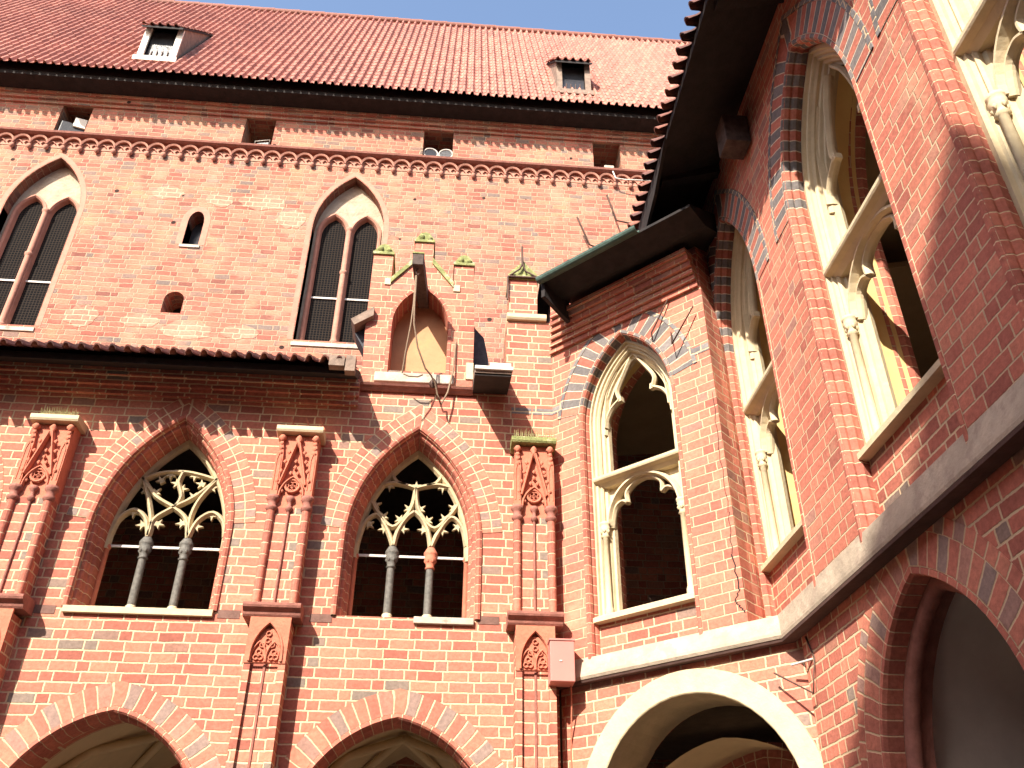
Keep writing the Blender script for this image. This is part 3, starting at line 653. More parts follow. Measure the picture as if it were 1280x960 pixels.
    mb = MB(); mb.prism_x([(q-0.06, 7.375), (q-0.075, 7.40), (q-0.075, 7.455), (0.0, 7.48), (0.0, 7.36)], -0.30, 0.30); mb.build("cap_slab", m_stone if not second else m_moss, o)
    return o
bo = [buttress(BX[i], second=(i == 3)) for i in range(4)]
# bird spikes on the right-hand cap and on the second one
def spikes(bi, x0, x1, n, h, y0=-0.30):
    mb = MB()
    for i in range(n):
        x = x0+(x1-x0)*i/(n-1)+random.uniform(-0.006, 0.006)
        for s in (-1, 1): mb.tube([(x, y0, 7.46), (x+random.uniform(-.01, .01), y0+s*0.04-0.01, 7.46+h*random.uniform(0.7, 1.1))], 0.0045, 4, 0.002)
    mb.build("bird_spike", m_grass, bo[bi])
spikes(3, -0.26, 0.26, 20, 0.11); spikes(1, -0.2, 0.25, 26, 0.09)
mb = MB()
for x in (-0.20, 0.0, 0.19): mb.tube([(x, -0.02, 7.76), (x+0.10, -0.16, 7.50)], 0.012, 5)  # slanted bars modelled as streaks of sunlight falling between the eave tiles
mb.build("sun_streaks", m_terra, bo[2])
# small roof over the gallery
PE, ZE, SR = -0.83, 8.17, radians(30)
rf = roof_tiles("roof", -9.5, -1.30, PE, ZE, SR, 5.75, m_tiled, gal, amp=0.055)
mb = MB(); mb.prism_x([(PE+0.24, ZE-0.04), (PE+0.24, ZE+0.06), (4.2, ZE+2.86), (4.2, ZE+2.78), (0.3, ZE+0.50), (0.0, ZE+0.33), (0.0, ZE+0.24)], -9.5, -1.31); mb.build("roof_boards", m_wood, rf)
mb = MB()
for k, (z0, z1, yy) in enumerate([(7.98, 8.10, -0.06), (8.10, 8.22, -0.11), (8.22, 8.34, -0.16)]): mb.box(-9.5, -1.28, yy, -0.003, z0+0.001*k, z1)
mb.build("brick_cornice", m_brick, gal)
mb = MB(); mb.box(-1.62, -1.42, PE-0.02, PE+0.10, ZE-0.08, ZE+0.08); mb.box(-1.41, -1.28, PE-0.0, PE+0.12, ZE-0.14, ZE+0.10); mb.build("eave_end_block", m_woodl, rf)
mb = MB(); mb.prism_x([(0.45, 8.55), (0.45, 8.62), (4.2, 10.9), (4.2, 10.8)], -1.31, 1.5); mb.build("roof_deck", m_wood, rf)
# eave box between gable and pier
mb = MB(); mb.prism_x([(-0.82, 8.11), (-0.82, 8.17), (-0.75, 8.22), (-0.02, 8.60), (-0.02, 8.37)], 0.285, 0.78); eb = mb.build("eave_box", m_woodl, gal)
mb = MB(); mb.box(0.285, 0.79, -0.86, -0.80, 8.15, 8.20); mb.box(0.50, 0.79, -0.50, -0.40, 8.43, 8.50); mb.build("flashing", m_steel, eb)
mb = MB(); mb.prism_x([(-0.80, 8.08), (-0.80, 8.105), (-0.01, 8.365), (-0.01, 8.30)], 0.29, 0.775); mb.build("soffit", m_wood, eb)
# interior: floors, vaults
mb = MB(); mb.box(-9.5, 8.0, 0.62, 4.2, 4.30, 4.42); mb.build("gallery_floor", m_floor, gal)
mb = MB(); mb.box(-9.5, 2.0, 0.62, 4.2, 8.02, 8.10); mb.build("gallery_ceiling", m_wood, gal)
mb = MB(); mb.box(1.505, 1.55, 0.75, 4.19, 8.11, 10.6); mb.build("light_block_partition", m_wood, gal)  # added out of view to keep stray sun out of the corner gallery
mb = MB(); mb.prism_z([(1.3, 0.25), (2.55, -1.0), (7.6, -1.2), (7.6, 4.19), (1.3, 4.19)], 10.6, 10.66); mb.build("light_block_deck", m_wood, gal)  # unseen sheet added to close a roof gap that let sun through
mb = MB(); mb.box(0.29, 0.75, 0.30, 0.45, 8.621, 9.0); mb.build("parapet_upstand", m_wood, gal)
mb = MB(); mb.box(-9.6, -9.5, 0, 4.2, 0, 10); mb.build("end_wall", m_brick, gal)
def vault(mb, cx, a, zs, h, y0, y1, back=True):
    P = arch(a, zs-0.01, zs, h, 12, cx)
    mb.sweep(P, [(0.0, y0), (0.0, y1)], smooth=True)
mb = MB()
for c in WC: vault(mb, c, 1.50, 1.9, 2.36, 0.62, 4.2)
mb.build("vault", m_vault, gal, fix=False)
mb = MB()
for c in WC:
    for s in (-1, 1):
        pts = [Vector((c+s*1.4, 0.66, 2.2)), Vector((c+s*0.7, 1.55, 3.75)), Vector((c, 2.4, 4.16)), Vector((c-s*0.7, 3.25, 3.75)), Vector((c-s*1.4, 4.15, 2.2))]
        mb.tube([tuple(pts[0].lerp(pts[1], 0.0)), tuple(pts[0].lerp(pts[1], 0.5)+Vector((0, 0, 0.25))), tuple(pts[1]), tuple(pts[2]), tuple(pts[3]), tuple(pts[3].lerp(pts[4], 0.5)+Vector((0, 0, 0.25))), tuple(pts[4])], 0.06, 6)
mb.build("vault_rib", m_vault, gal)

# ================================================================== hoist gable on the front wall
hg = thing("hoist_gable", "small stepped brick hoist gable with mossy pinnacles and pointed niche", "gable", (0, D-0.012, 0))
out = [(-1.27, 8.31), (0.28, 8.31), (0.28, 9.3), (0.24, 10.62), (-0.06, 10.62), (-0.06, 10.22), (-0.40, 10.68), (-0.40, 11.05), (-0.69, 11.05), (-0.69, 10.66), (-1.01, 10.25), (-1.01, 10.75), (-1.31, 10.75), (-1.31, 9.3)]
niche = arch(0.415, 8.56, 9.45, 0.68, 10, -0.515)
wall("facade", out, [niche], 0.0, 0.42, m_brick2, hg)
mb = MB(); mb.box(-0.95, -0.08, 0.37, 0.41, 8.5, 10.2); mb.build("niche_panel", m_panel, hg)
mb = MB(); mb.sweep(niche, [(0.05, -0.0), (0.045, -0.012), (0.0, -0.012), (-0.008, 0.02), (-0.005, 0.37)]); mb.build("niche_reveal", m_roll, hg)
for (xa, xb, z) in [(-1.31, -1.01, 10.75), (-0.69, -0.40, 11.05), (-0.06, 0.24, 10.62)]:
    mb = MB(); c = (xa+xb)/2; hw = (xb-xa)/2+0.015
    mb.box(c-hw, c+hw, -0.03, 0.45, z, z+0.05); mb.prism([(c-hw, z+0.05), (c+hw, z+0.05), (c+hw-0.03, z+0.10), (c+0.07, z+0.20), (c, z+0.23), (c-0.07, z+0.20), (c-hw+0.03, z+0.10)], 0.0, 0.40)
    mb.lathe([(0.005, z+0.06), (0.05, z+0.10), (0.04, z+0.15), (0.005, z+0.17)], c-0.05, -0.0, 7); mb.lathe([(0.005, z+0.06), (0.045, z+0.09), (0.005, z+0.13)], c+0.08, 0.0, 7)
    mb.build("pinnacle_cap", m_moss, hg)
for pl in ([(-1.01, 10.19), (-0.69, 10.60), (-0.69, 10.70), (-1.01, 10.29)], [(-0.06, 10.16), (-0.06, 10.27), (-0.40, 10.73), (-0.40, 10.62)]): mb = MB(); mb.prism(pl, -0.035, 0.44); mb.build("coping", m_moss, hg)
for (xa, xb, za, zb) in ((-1.10, -1.01, 10.16, 10.28), (-0.06, 0.04, 10.10, 10.22), (0.18, 0.285, 8.52, 8.80)): mb = MB(); mb.box(xa, xb, -0.02, 0.03, za, zb); mb.build("white_quoin", m_stone, hg)
mb = MB(); mb.box(-1.10, 0.02, -0.05, 0.27, 8.40, 8.555); mb.build("sill", m_sill, hg, 0.012)
mb = MB(); mb.prism_x([(-0.09, 8.30), (-0.11, 8.33), (-0.03, 8.36), (0.0, 8.36), (0.0, 8.25), (-0.03, 8.25), (-0.06, 8.28)], -1.27, 0.29); mb.build("string_course", m_terrad, hg)
# slate clad body behind the facade
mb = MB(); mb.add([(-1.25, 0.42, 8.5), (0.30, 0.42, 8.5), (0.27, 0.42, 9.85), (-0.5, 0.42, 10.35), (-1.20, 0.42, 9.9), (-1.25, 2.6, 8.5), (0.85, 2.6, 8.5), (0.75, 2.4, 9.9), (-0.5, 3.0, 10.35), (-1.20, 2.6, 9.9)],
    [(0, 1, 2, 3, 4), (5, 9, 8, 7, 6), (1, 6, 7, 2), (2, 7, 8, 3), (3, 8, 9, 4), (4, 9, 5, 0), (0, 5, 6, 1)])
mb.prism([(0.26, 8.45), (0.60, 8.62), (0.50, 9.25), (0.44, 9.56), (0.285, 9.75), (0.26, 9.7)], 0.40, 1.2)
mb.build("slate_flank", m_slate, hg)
mb = MB(); mb.prism([(-1.52, 9.41), (-1.46, 9.31), (-1.20, 9.50), (-1.20, 9.66)], -0.10, 0.40); mb.build("eave_board", m_woodl, hg)
mb = MB(); mb.prism([(-1.46, 9.30), (-1.30, 9.0), (-1.2, 9.0), (-1.2, 9.48)], 0.10, 0.40); mb.build("slate_cheek", m_slate, hg)
# beam
mb = MB()
mb.add([(-0.585, 0.3, 9.98), (-0.42, 0.3, 9.98), (-0.42, 0.3, 10.16), (-0.585, 0.3, 10.16), (-0.66, -0.82, 9.90), (-0.50, -0.82, 9.90), (-0.50, -0.82, 10.10), (-0.66, -0.82, 10.10)], [(0, 1, 2, 3), (4, 7, 6, 5), (0, 4, 5, 1), (1, 5, 6, 2), (2, 6, 7, 3), (3, 7, 4, 0)])
bm_ = mb.build("hoist_beam", m_beam, hg, 0.012)
mb = MB(); mb.box(-0.665, -0.495, -0.83, -0.66, 10.10, 10.125); mb.build("moss_cap", m_moss, bm_)
mb = MB(); mb.tube([(-0.585, -0.70, 9.92), (-0.60, -0.71, 9.84), (-0.57, -0.72, 9.78), (-0.55, -0.70, 9.84)], 0.012, 6); mb.build("hook", m_iron, bm_)
# rope, hanging from the hook
mb = MB(); yr = D-0.70
loop = [(-0.60, yr, 9.80), (-0.598, yr, 9.3), (-0.61, yr, 8.95), (-0.66, yr+0.1, 8.5), (-0.685, yr+0.2, 8.25), (-0.62, yr+0.28, 8.17), (-0.55, yr+0.25, 8.16), (-0.47, yr+0.2, 8.2)]
mb.tube(loop[:5], 0.011, 6)
mb.tube([(-0.59, yr, 9.80), (-0.585, yr, 9.3), (-0.57, yr, 8.95), (-0.50, yr+0.15, 8.65), (-0.38, yr+0.25, 8.38), (-0.30, yr+0.32, 8.32), (-0.24, yr+0.40, 8.25), (-0.20, yr+0.45, 8.10), (-0.14, yr+0.5, 7.97), (-0.06, yr+0.55, 8.20), (-0.0, yr+0.62, 8.6), (0.02, yr+0.66, 9.15)], 0.013, 6)
mb.tube([(-0.68, yr+0.44, 8.40), (-0.60, yr+0.42, 8.35), (-0.48, yr+0.42, 8.35), (-0.42, yr+0.44, 8.40)], 0.012, 6)
ro = mb.build("rope", m_rope); tag(ro, "looped dark rope hanging from the hoist beam over the niche", "rope")
t = thing("rope_cleat", "small dark cleat on the niche sill holding the rope", "cleat", (-0.27, D-0.12, 8.34))
mb = MB(); mb.lathe([(0.015, -0.06), (0.05, -0.02), (0.055, 0.03), (0.03, 0.07), (0.012, 0.10)], 0, 0, 8); mb.build("knob", m_iron, t)
mb = MB(); mb.box(-0.02, 0.02, 0.0, 0.10, -0.02, 0.02); mb.build("bracket", m_iron, t)

# pinnacle on the pier at the corner
pn = thing("corner_pinnacle", "brick pinnacle with mossy gabled cap and iron frame at the gutter corner", "pinnacle", (0, D, 0))
mb = MB(); mb.box(0.79, 1.22, 0.0, 0.42, 9.72, 10.42); mb.build("shaft", m_brick, pn)
mb = MB(); mb.prism_x([(-0.05, 9.62), (-0.07, 9.65), (-0.07, 9.72), (0.0, 9.76), (0.44, 9.76), (0.44, 9.62)], 0.76, 1.35); mb.build("ledge", m_stone, pn)
mb = MB(); mb.box(0.77, 1.24, -0.03, 0.45, 10.42, 10.50); mb.prism([(0.77, 10.50), (1.24, 10.50), (1.20, 10.58), (1.07, 10.72), (1.005, 10.82), (0.94, 10.72), (0.81, 10.58)], 0.0, 0.42); mb.build("mossy_cap", m_moss, pn)
mb = MB(); y = -0.05
mb.tube([(0.77, y, 10.44), (1.26, y, 10.44)], 0.016, 6); mb.tube([(0.80, y, 10.46), (0.95, y, 10.60), (0.99, y, 10.70), (0.985, y, 11.06)], 0.016, 6); mb.tube([(0.99, y, 10.72), (1.04, y, 10.56), (1.22, y, 10.45)], 0.014, 6); mb.tube([(0.765, y, 10.44), (0.765, y+0.02, 10.0)], 0.016, 6)
mb.build("iron_frame", m_iron, pn)

# dusty red metal box on the right-hand buttress
t = thing("metal_box", "dusty red metal box fixed to the side of the right buttress", "box", (1.42, D-0.34, 4.22))
mb = MB(); mb.box(-0.155, 0.125, -0.13, 0.12, 0.02, 0.48); mb.build("casing", m_boxred, t, 0.008)
mb = MB(); mb.box(-0.165, 0.135, -0.14, 0.12, 0.48, 0.50); mb.build("lid", m_boxred, t)
mb = MB(); mb.box(-0.05, -0.02, -0.138, -0.13, 0.24, 0.255); mb.build("latch", m_steel, t)
mb = MB(); mb.tube([(0.10, 0.05, 0.02), (0.11, 0.12, -0.2), (0.115, 0.28, -0.6), (0.115, 0.30, -4.2)], 0.010, 5); mb.build("conduit", m_terra, t)

# ================================================================== corner gallery (45 degrees)
cg = thing("corner_gallery", "short angled brick gallery wall with one tall stone window over a wide round arch", "cloister", (1.42, D, 0), radians(-45))
CW = 2.475; CC = 1.19; CA = 0.70
cn = arch(CA, 4.36, 7.66, 1.20, 14, CC)
wall("wall", [(0, 4.30), (0, 10.6), (CW, 10.6), (CW, 4.30)], [cn], 0.0, 0.75, m_brick2, cg)
low = [(0.0, 0.0)]+[(1.63-1.20*cos(pi*i/20), max(0, 2.74+1.24*sin(pi*i/20))) for i in range(21)]
low = [(0.0, 0.0), (0.43, 0.0)]+low[1:]+[(2.83, 0.0), (3.05, 0.0), (3.05, 4.30), (0.0, 4.30)]
wall("lower_wall", low, [], 0.04, 0.75, m_brick, cg)
# round arch of pale stone
mb = MB(); ra = [(0.43, 0.0), (0.43, 1.3)]+[(1.63-1.20*cos(pi*i/24), 2.74+1.24*sin(pi*i/24)) for i in range(25)]+[(2.83, 1.3), (2.83, 0.0)]
mb.sweep(ra, [(-0.012, 0.72), (-0.012, 0.032), (0.0, 0.022), (0.235, 0.020), (0.238, 0.045)]); mb.build("stone_arch", m_stone, cg)
mb = MB(); P = arch(1.62, 1.2, 1.9, 1.75, 14, 1.63); mb.sweep([p for p in P], [(0.0, 0.75), (0.02, 1.6), (0.0, 3.2)], smooth=True); mb.build("vault", m_vault, cg, fix=False)
mb = MB(); mb.sweep(arch(1.30, 1.2, 1.9, 1.45, 14, 1.63), [(0.0, 1.7), (-0.03, 1.72), (-0.03, 1.98), (0.0, 2.0), (0.4, 2.0), (0.4, 1.7), (0.0, 1.7)]); mb.build("vault_rib", m_roll, cg)
mb = MB(); mb.box(-0.2, 3.6, 3.18, 3.28, 0.0, 3.9); mb.build("vault_back_wall", m_vault, cg)
def stone_window(parent, cx, a, zs, h, tz, sillz, yf, jamb_brick=True, right_jamb=True, lab=None):
    """tall two-stage stone window frame standing in a brick niche. yf = depth of frame plane"""
    fr = MB(); P = arch(a, sillz, zs, h, 14, cx)
    prof = [(0.0, yf+0.20), (0.0, yf+0.0), (-0.05, yf-0.012), (-0.055, yf+0.03), (-0.085, yf+0.035), (-0.095, yf+0.07), (-0.12, yf+0.06), (-0.135, yf+0.085), (-0.13, yf+0.12), (-0.165, yf+0.13), (-0.175, yf+0.17), (-0.205, yf+0.175), (-0.21, yf+0.24), (-0.16, yf+0.30), (0.0, yf+0.30)]
    fr.sweep(P, prof)
    w = fr.build("window", m_stone, parent)
    ai = a-0.185                                   # clear half width
    yb = yf+0.175
    # upper cusps: trefoil horns
    mb = MB()
    def horn(side, pts, ww=0.028, dd=0.05): bars(mb, sm([(cx+side*x, z) for x, z in pts], 5), yb, ww, dd)
    zt = zs
    for s in (-1, 1):
        horn(s, [(ai+0.01, zt-0.10), (ai-0.01, zt+0.10), (ai*0.80, zt+0.27), (ai*0.52, zt+0.37)])
        horn(s, [(ai*0.52, zt+0.37), (ai*0.58, zt+0.52), (ai*0.36, zt+h*0.62), (ai*0.10, zt+h*0.80)])
        horn(s, [(ai*0.98, zt+0.0), (ai*0.88, zt+h*0.42), (ai*0.50, zt+h*0.68)], 0.022, 0.07)
        mb.prism([(cx+s*ai*0.50-0.03, zt+0.34), (cx+s*ai*0.50+0.03, zt+0.34), (cx+s*ai*0.50+0.02, zt+0.42), (cx+s*ai*0.50-0.02, zt+0.42)], yb-0.04, yb+0.04)
    mb.build("upper_cusps", m_stone, w)
    # transom
    mb = MB(); mb.prism_x([(yf-0.02, tz), (yf-0.03, tz+0.02), (yf-0.03, tz+0.055), (yf+0.02, tz+0.08), (yf+0.24, tz+0.09), (yf+0.24, tz-0.07), (yf+0.09, tz-0.07), (yf+0.04, tz-0.02)], cx-a+0.05, cx+a-0.05)
    mb.build("transom", m_stone, w)
    # lower trefoil arch
    mb = MB(); zc = tz-0.60
    outer = [(cx-ai*1.02*cos(pi*i/20), zc+0.56*sin(pi*i/20)) for i in range(21)]
    bars(mb, outer, yb-0.02, 0.035, 0.085)
    for s in (-1, 1):
        horn(s, [(ai, zc-0.02), (ai*0.88, zc+0.22), (ai*0.66, zc+0.30), (ai*0.50, zc+0.26)])
        horn(s, [(ai*0.50, zc+0.26), (ai*0.50, zc+0.40), (ai*0.26, zc+0.50), (0.0, zc+0.53)])
        sp = [(cx+s*ai*1.05, tz-0.02)]+[(cx+s*ai*1.02*cos(pi*i/20), zc+0.56*sin(pi*i/20)) for i in range(0, 11)]+[(cx, tz-0.02)]
        if s > 0: sp = sp[::-1]
        mb.prism(sp, yb+0.0, yb+0.03)
    mb.build("lower_cusps", m_stone, w)
    for s in (-1, 1):
        mb = MB(); x = cx+s*(a-0.135); y = yf+0.07
        mb.lathe([(0.055, sillz+0.04), (0.055, sillz+0.10), (0.04, sillz+0.14), (0.038, zc-0.17), (0.058, zc-0.155), (0.04, zc-0.13), (0.044, zc-0.10), (0.066, zc-0.03), (0.055, zc-0.02), (0.07, zc+0.0), (0.07, zc+0.03), (0.03, zc+0.05)], x, y, 12)
        for k in range(5): an = k*2*pi/5; mb.lathe([(0.006, zc-0.11), (0.022, zc-0.085), (0.006, zc-0.06)], x+0.048*cos(an), y+0.048*sin(an), 6)
        mb.build("shaft", m_stone, w)
    mb = MB(); mb.prism_x([(yf-0.10, sillz-0.075), (yf-0.10, sillz-0.02), (yf+0.02, sillz+0.04), (yf+0.45, sillz+0.045), (yf+0.45, sillz-0.08), (yf-0.08, sillz-0.08)], cx-a+0.002, cx+a-0.002); mb.build("sill", m_stone, w)
    # plaster embrasure behind the frame
    mb = MB(); mb.sweep(arch(a-0.03, sillz, zs, h-0.05, 14, cx), [(-0.01, yf+0.30), (0.06, yf+0.62), (0.3, yf+0.64)]); mb.build("embrasure", m_plasty, w)
    mb = MB(); mb.sweep(arch(a+0.03, sillz-0.6, zs, h, 14, cx), [(0.0, yf+0.60), (-0.02, yf+0.66), (0.0, yf+0.72), (0.04, yf+0.74)]); mb.build("inner_brick_edge", m_roll, w)
    return w
def niche_dress(parent, cx, a, zs, h, yf, zb, zstripe, apr=4.985):
    """rolled brick jamb, banded arch ring, recessed panel below the sill"""
    P = arch(a, zb, zs, h, 16, cx)
    prof = [(0.055, 0.0), (0.05, -0.010), (0.015, -0.014), (-0.005, 0.01), (-0.012, 0.05), (0.0, 0.075), (-0.02, 0.10), (-0.028, 0.13), (-0.012, 0.16), (0.0, yf)]
    lo_ = [p for p in P if p[1] <= zstripe]; n = len(P)
    iL = max(i for i in range(n//2) if P[i][1] <= zstripe); iR = n-1-iL
    mb = MB(); mb.sweep(P[:iL+1], prof); mb.sweep(P[iR:], prof); mb.build("rolled_jamb", m_roll, parent)
    mb = MB(); mb.sweep(P[iL:iR+1], prof); mb.build("banded_moulding", m_rollst, parent)
    mb = MB(); Q = off(P, 0.055)[iL:iR+1]; ring(mb, Q, 0.30, -0.007); mb.build("banded_ring", m_stripe, parent)
    mb = MB(); Q2 = off(P, 0.36)[iL:iR+1]; ring(mb, Q2, 0.055, -0.012); mb.build("label_ring", m_greyb, parent)
    mb = MB(); mb.box(cx-a, cx+a, yf-0.0, 0.75, zb-0.06, apr); mb.build("apron", m_brick, parent)
CYF = 0.14
niche_dress(cg, CC, CA, 7.66, 1.20, CYF, 4.36, 7.93)
stone_window(cg, CC, CA-0.005, 7.66, 1.185, 6.83, 5.04, CYF)
# glazed band
mb = MB(); mb.box(0.005, 0.17, -0.006, 0.01, 8.01, 8.12); mb.build("glazed_band", m_greyb, cg)
mb = MB(); mb.box(2.23, CW-0.003, -0.006, 0.01, 8.01, 8.12); mb.build("glazed_band", m_greyb, cg)
# return face to the side wall
mb = MB()
def loc_c(X, Y): dx, dy = X-1.42, Y-D; c = cos(radians(45)); return (dx*c-dy*c, dx*c+dy*c)
e1 = loc_c(3.40, 9.05)
# ceiling over the corner bay, in the gallery's own frame
mb = MB(); mb.prism_z([(0.15, 0.76), (2.9, 0.76), (7.5, 3.0), (4.0, 6.8), (-2.0, 3.0)], 9.25, 9.33); mb.build("gallery_ceiling", m_plast, cg)
mb = MB(); ck = [(2.44, 7.4), (2.42, 6.6), (2.43, 5.81), (2.40, 5.32), (2.43, 4.92), (2.36, 4.80), (2.42, 4.72), (2.46, 4.66)]
for (xa, za), (xb, zb) in zip(ck, ck[1:]):
    n_ = 6
    for k in range(n_):
        t0, t1 = k/n_, (k+1)/n_; j0, j1 = 0.012*sin(k*2.3+za*9), 0.012*sin((k+1)*2.3+za*9)
        w_ = 0.004+0.004*(za < 5.4)
        mb.add([(xa+(xb-xa)*t0+j0-w_, -0.003, za+(zb-za)*t0), (xa+(xb-xa)*t0+j0+w_, -0.003, za+(zb-za)*t0), (xa+(xb-xa)*t1+j1+w_, -0.003, za+(zb-za)*t1), (xa+(xb-xa)*t1+j1-w_, -0.003, za+(zb-za)*t1)], [(0, 1, 2, 3)])
mb.build("crack", m_dark, cg)
# string course following both walls is built in world space below
# moulded cornice under the eave
mb = MB()
for k in range(6): mb.box(0.0+0.04*k, CW-0.02, -0.05-0.045*k, 0.3, 9.02+0.085*k+0.0005*k, 9.10+0.085*k)
mb.build("moulded_cornice", m_brick2, cg)
ZC_E, PC = 9.70, 0.80
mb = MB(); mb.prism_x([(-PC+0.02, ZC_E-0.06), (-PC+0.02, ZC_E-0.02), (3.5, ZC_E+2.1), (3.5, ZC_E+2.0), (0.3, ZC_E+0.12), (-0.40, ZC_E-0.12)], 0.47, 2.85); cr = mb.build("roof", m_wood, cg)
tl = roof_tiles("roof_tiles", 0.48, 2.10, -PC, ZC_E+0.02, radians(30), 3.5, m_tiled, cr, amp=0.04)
mb = MB(); gp = [(-PC-0.05+0.07*cos(a), ZC_E-0.03+0.075*sin(a)) for a in [pi+pi*k/8 for k in range(9)]]+[(-PC-0.05+0.055*cos(a), ZC_E-0.03+0.06*sin(a)) for a in [2*pi-pi*k/8 for k in range(9)]]
mb.prism_x(gp, 0.45, 2.10); mb.build("gutter", m_copper, cr)
mb = MB(); mb.prism_x([(-PC+0.02, ZC_E-0.30), (-PC+0.02, ZC_E-0.02), (-PC+0.6, ZC_E-0.02), (-PC+0.6, ZC_E-0.42)], 0.44, 0.50); mb.build("rafter_foot", m_wood, cr)
# wires over the arch
for pts, lb in (([(2.02, -0.04, 9.05), (1.74, -0.10, 8.56), (1.70, -0.02, 8.50)], "thin rusty wire stay, left one over the corner window"), ([(2.38, -0.10, 8.68), (2.05, -0.16, 8.20), (1.98, -0.02, 8.50)], "thin rusty wire stay, right one over the corner window")):
    mb = MB(); mb.tube(pts, 0.011, 5); o = mb.build("wire_stay", m_iron); o.location = cg.location; o.rotation_euler = cg.rotation_euler; tag(o, lb, "wire", "wire stays over the corner window")

# ================================================================== side gallery (right)
XS, YC = 3.40, 9.05
sg = thing("side_gallery", "long red brick gallery wall on the right with tall stone windows under dark eaves", "cloister", (XS, YC, 0), radians(-90))
SW = [(0.76, 0.76), (3.41, 0.81), (5.95, 0.81), (8.5, 0.81), (11.05, 0.81)]
ZT = 11.3
holes = [arch(a, 4.36, 8.08, 1.68, 14, c) for c, a in SW]
h0 = [(max(x, 0.004), z) for x, z in holes[0]]
wall("wall", [(-0.0, 4.30), (-0.0, ZT), (13.5, ZT), (13.5, 4.30)], [h0]+holes[1:], 0.0, 0.75, m_brick2, sg)
# return strip between corner wall and first window
mb = MB(); vs = [(3.165, 8.785), (3.40, 9.06)]
a0 = Vector((3.165, 8.775)); a1 = Vector((3.405, 9.055)); 
def to_s(X, Y): return (YC-Y, X-XS)
p0 = to_s(*a0); p1 = to_s(*a1)
L_ = (a1-a0).length
mb.add([(p0[0], p0[1], 4.3), (p1[0], p1[1], 4.3), (p1[0], p1[1], ZT), (p0[0], p0[1], ZT), (p0[0]-0.2, p0[1]+0.25, 4.3), (p1[0]-0.2, p1[1]+0.25, 4.3), (p1[0]-0.2, p1[1]+0.25, ZT), (p0[0]-0.2, p0[1]+0.25, ZT)],
       [(0, 1, 2, 3), (4, 7, 6, 5), (0, 3, 7, 4), (1, 5, 6, 2)], [[(0, 4.3), (L_, 4.3), (L_, ZT), (0, ZT)]]+[[(0, 4.3)]*4]*3)
mb.build("corner_strip", m_rollst if False else m_brick2, sg)
mb = MB()                                      # grey bands wrapped round the strip
nv = Vector((a1.x-a0.x, a1.y-a0.y)).normalized(); out_n = Vector((nv.y, -nv.x))
for k in range(9):
    z = 7.98+k*0.235
    q = [a0+out_n*0.006, a1+out_n*0.006]; s0, s1 = to_s(*q[0]), to_s(*q[1])
    mb.add([(s0[0], s0[1], z), (s1[0], s1[1], z), (s1[0], s1[1], z+0.105), (s0[0], s0[1], z+0.105)], [(0, 1, 2, 3)])
mb.build("glazed_bands", m_greyb, sg)
SYF = 0.20
for i, (c, a) in enumerate(SW):
    niche_dress(sg, c, a, 8.08, 1.68, SYF, 4.36, 8.1, 5.24)
    stone_window(sg, c, a-0.005, 8.08, 1.665, 7.24, 5.30, SYF)
# lower storey
XL2 = 0.13
def larch(c): return arch(1.06, 0.0, 2.58, 1.50, 14, c)
LC = [2.95, 5.55, 8.15, 10.75]
s0 = YC-8.343
ol = [(s0, 0.0)]
for c in LC: ol += larch(c)
ol += [(13.5, 0.0), (13.5, 4.30), (s0, 4.30)]
wall("lower_wall", ol, [], XL2, XL2+0.36, m_brick, sg)
for c in LC[:3]:
    P = larch(c); mb = MB()
    mb.sweep(P, [(0.05, XL2), (0.045, XL2-0.012), (0.0, XL2-0.012), (-0.015, XL2+0.02), (-0.015, XL2+0.15)]); mb.build("arch_edge", m_roll, sg)
    mb = MB(); mb.sweep(off(P, -0.07), [(0.05, XL2+0.15), (0.0, XL2+0.15), (-0.02, XL2+0.16), (-0.045, XL2+0.19), (-0.045, XL2+0.23), (-0.02, XL2+0.26), (0.0, XL2+0.27), (0.0, XL2+0.36)], smooth=True)
    mb.build("arch_moulding", m_terrad, sg)
    mb = MB(); ring(mb, off(P, 0.05), 0.26, XL2-0.008); ring(mb, off(P, 0.31), 0.13, XL2-0.006); mb.build("arch_ring", m_vous, sg)
    mb = MB(); vault(mb, c, 1.28, 2.1, 2.0, XL2+0.36, 4.0); mb.build("vault", m_plastg, sg, fix=False)
mb = MB(); mb.box(s0, 13.5, XL2+0.361, 4.0, 4.20, 4.29); mb.build("gallery_floor", m_floor, sg)
mb = MB(); mb.box(-5.0, 13.5, 4.0, 4.2, 0.0, 12.5); mb.build("back_wall", m_plastg, sg)
mb = MB(); mb.box(-1.0, 13.5, 0.75, 4.0, 9.9, 10.0); mb.build("gallery_ceiling", m_plast, sg)
mb = MB()
for c in (2.1, 4.7, 7.2):
    mb.tube([(c, 0.78, 7.4), (c-0.1, 1.3, 8.9), (c, 2.4, 9.7), (c, 3.9, 9.5)], 0.09, 6); mb.tube([(c, 3.9, 4.4), (c, 3.9, 9.5)], 0.12, 8)
mb.build("vault_rib", m_terra, sg)
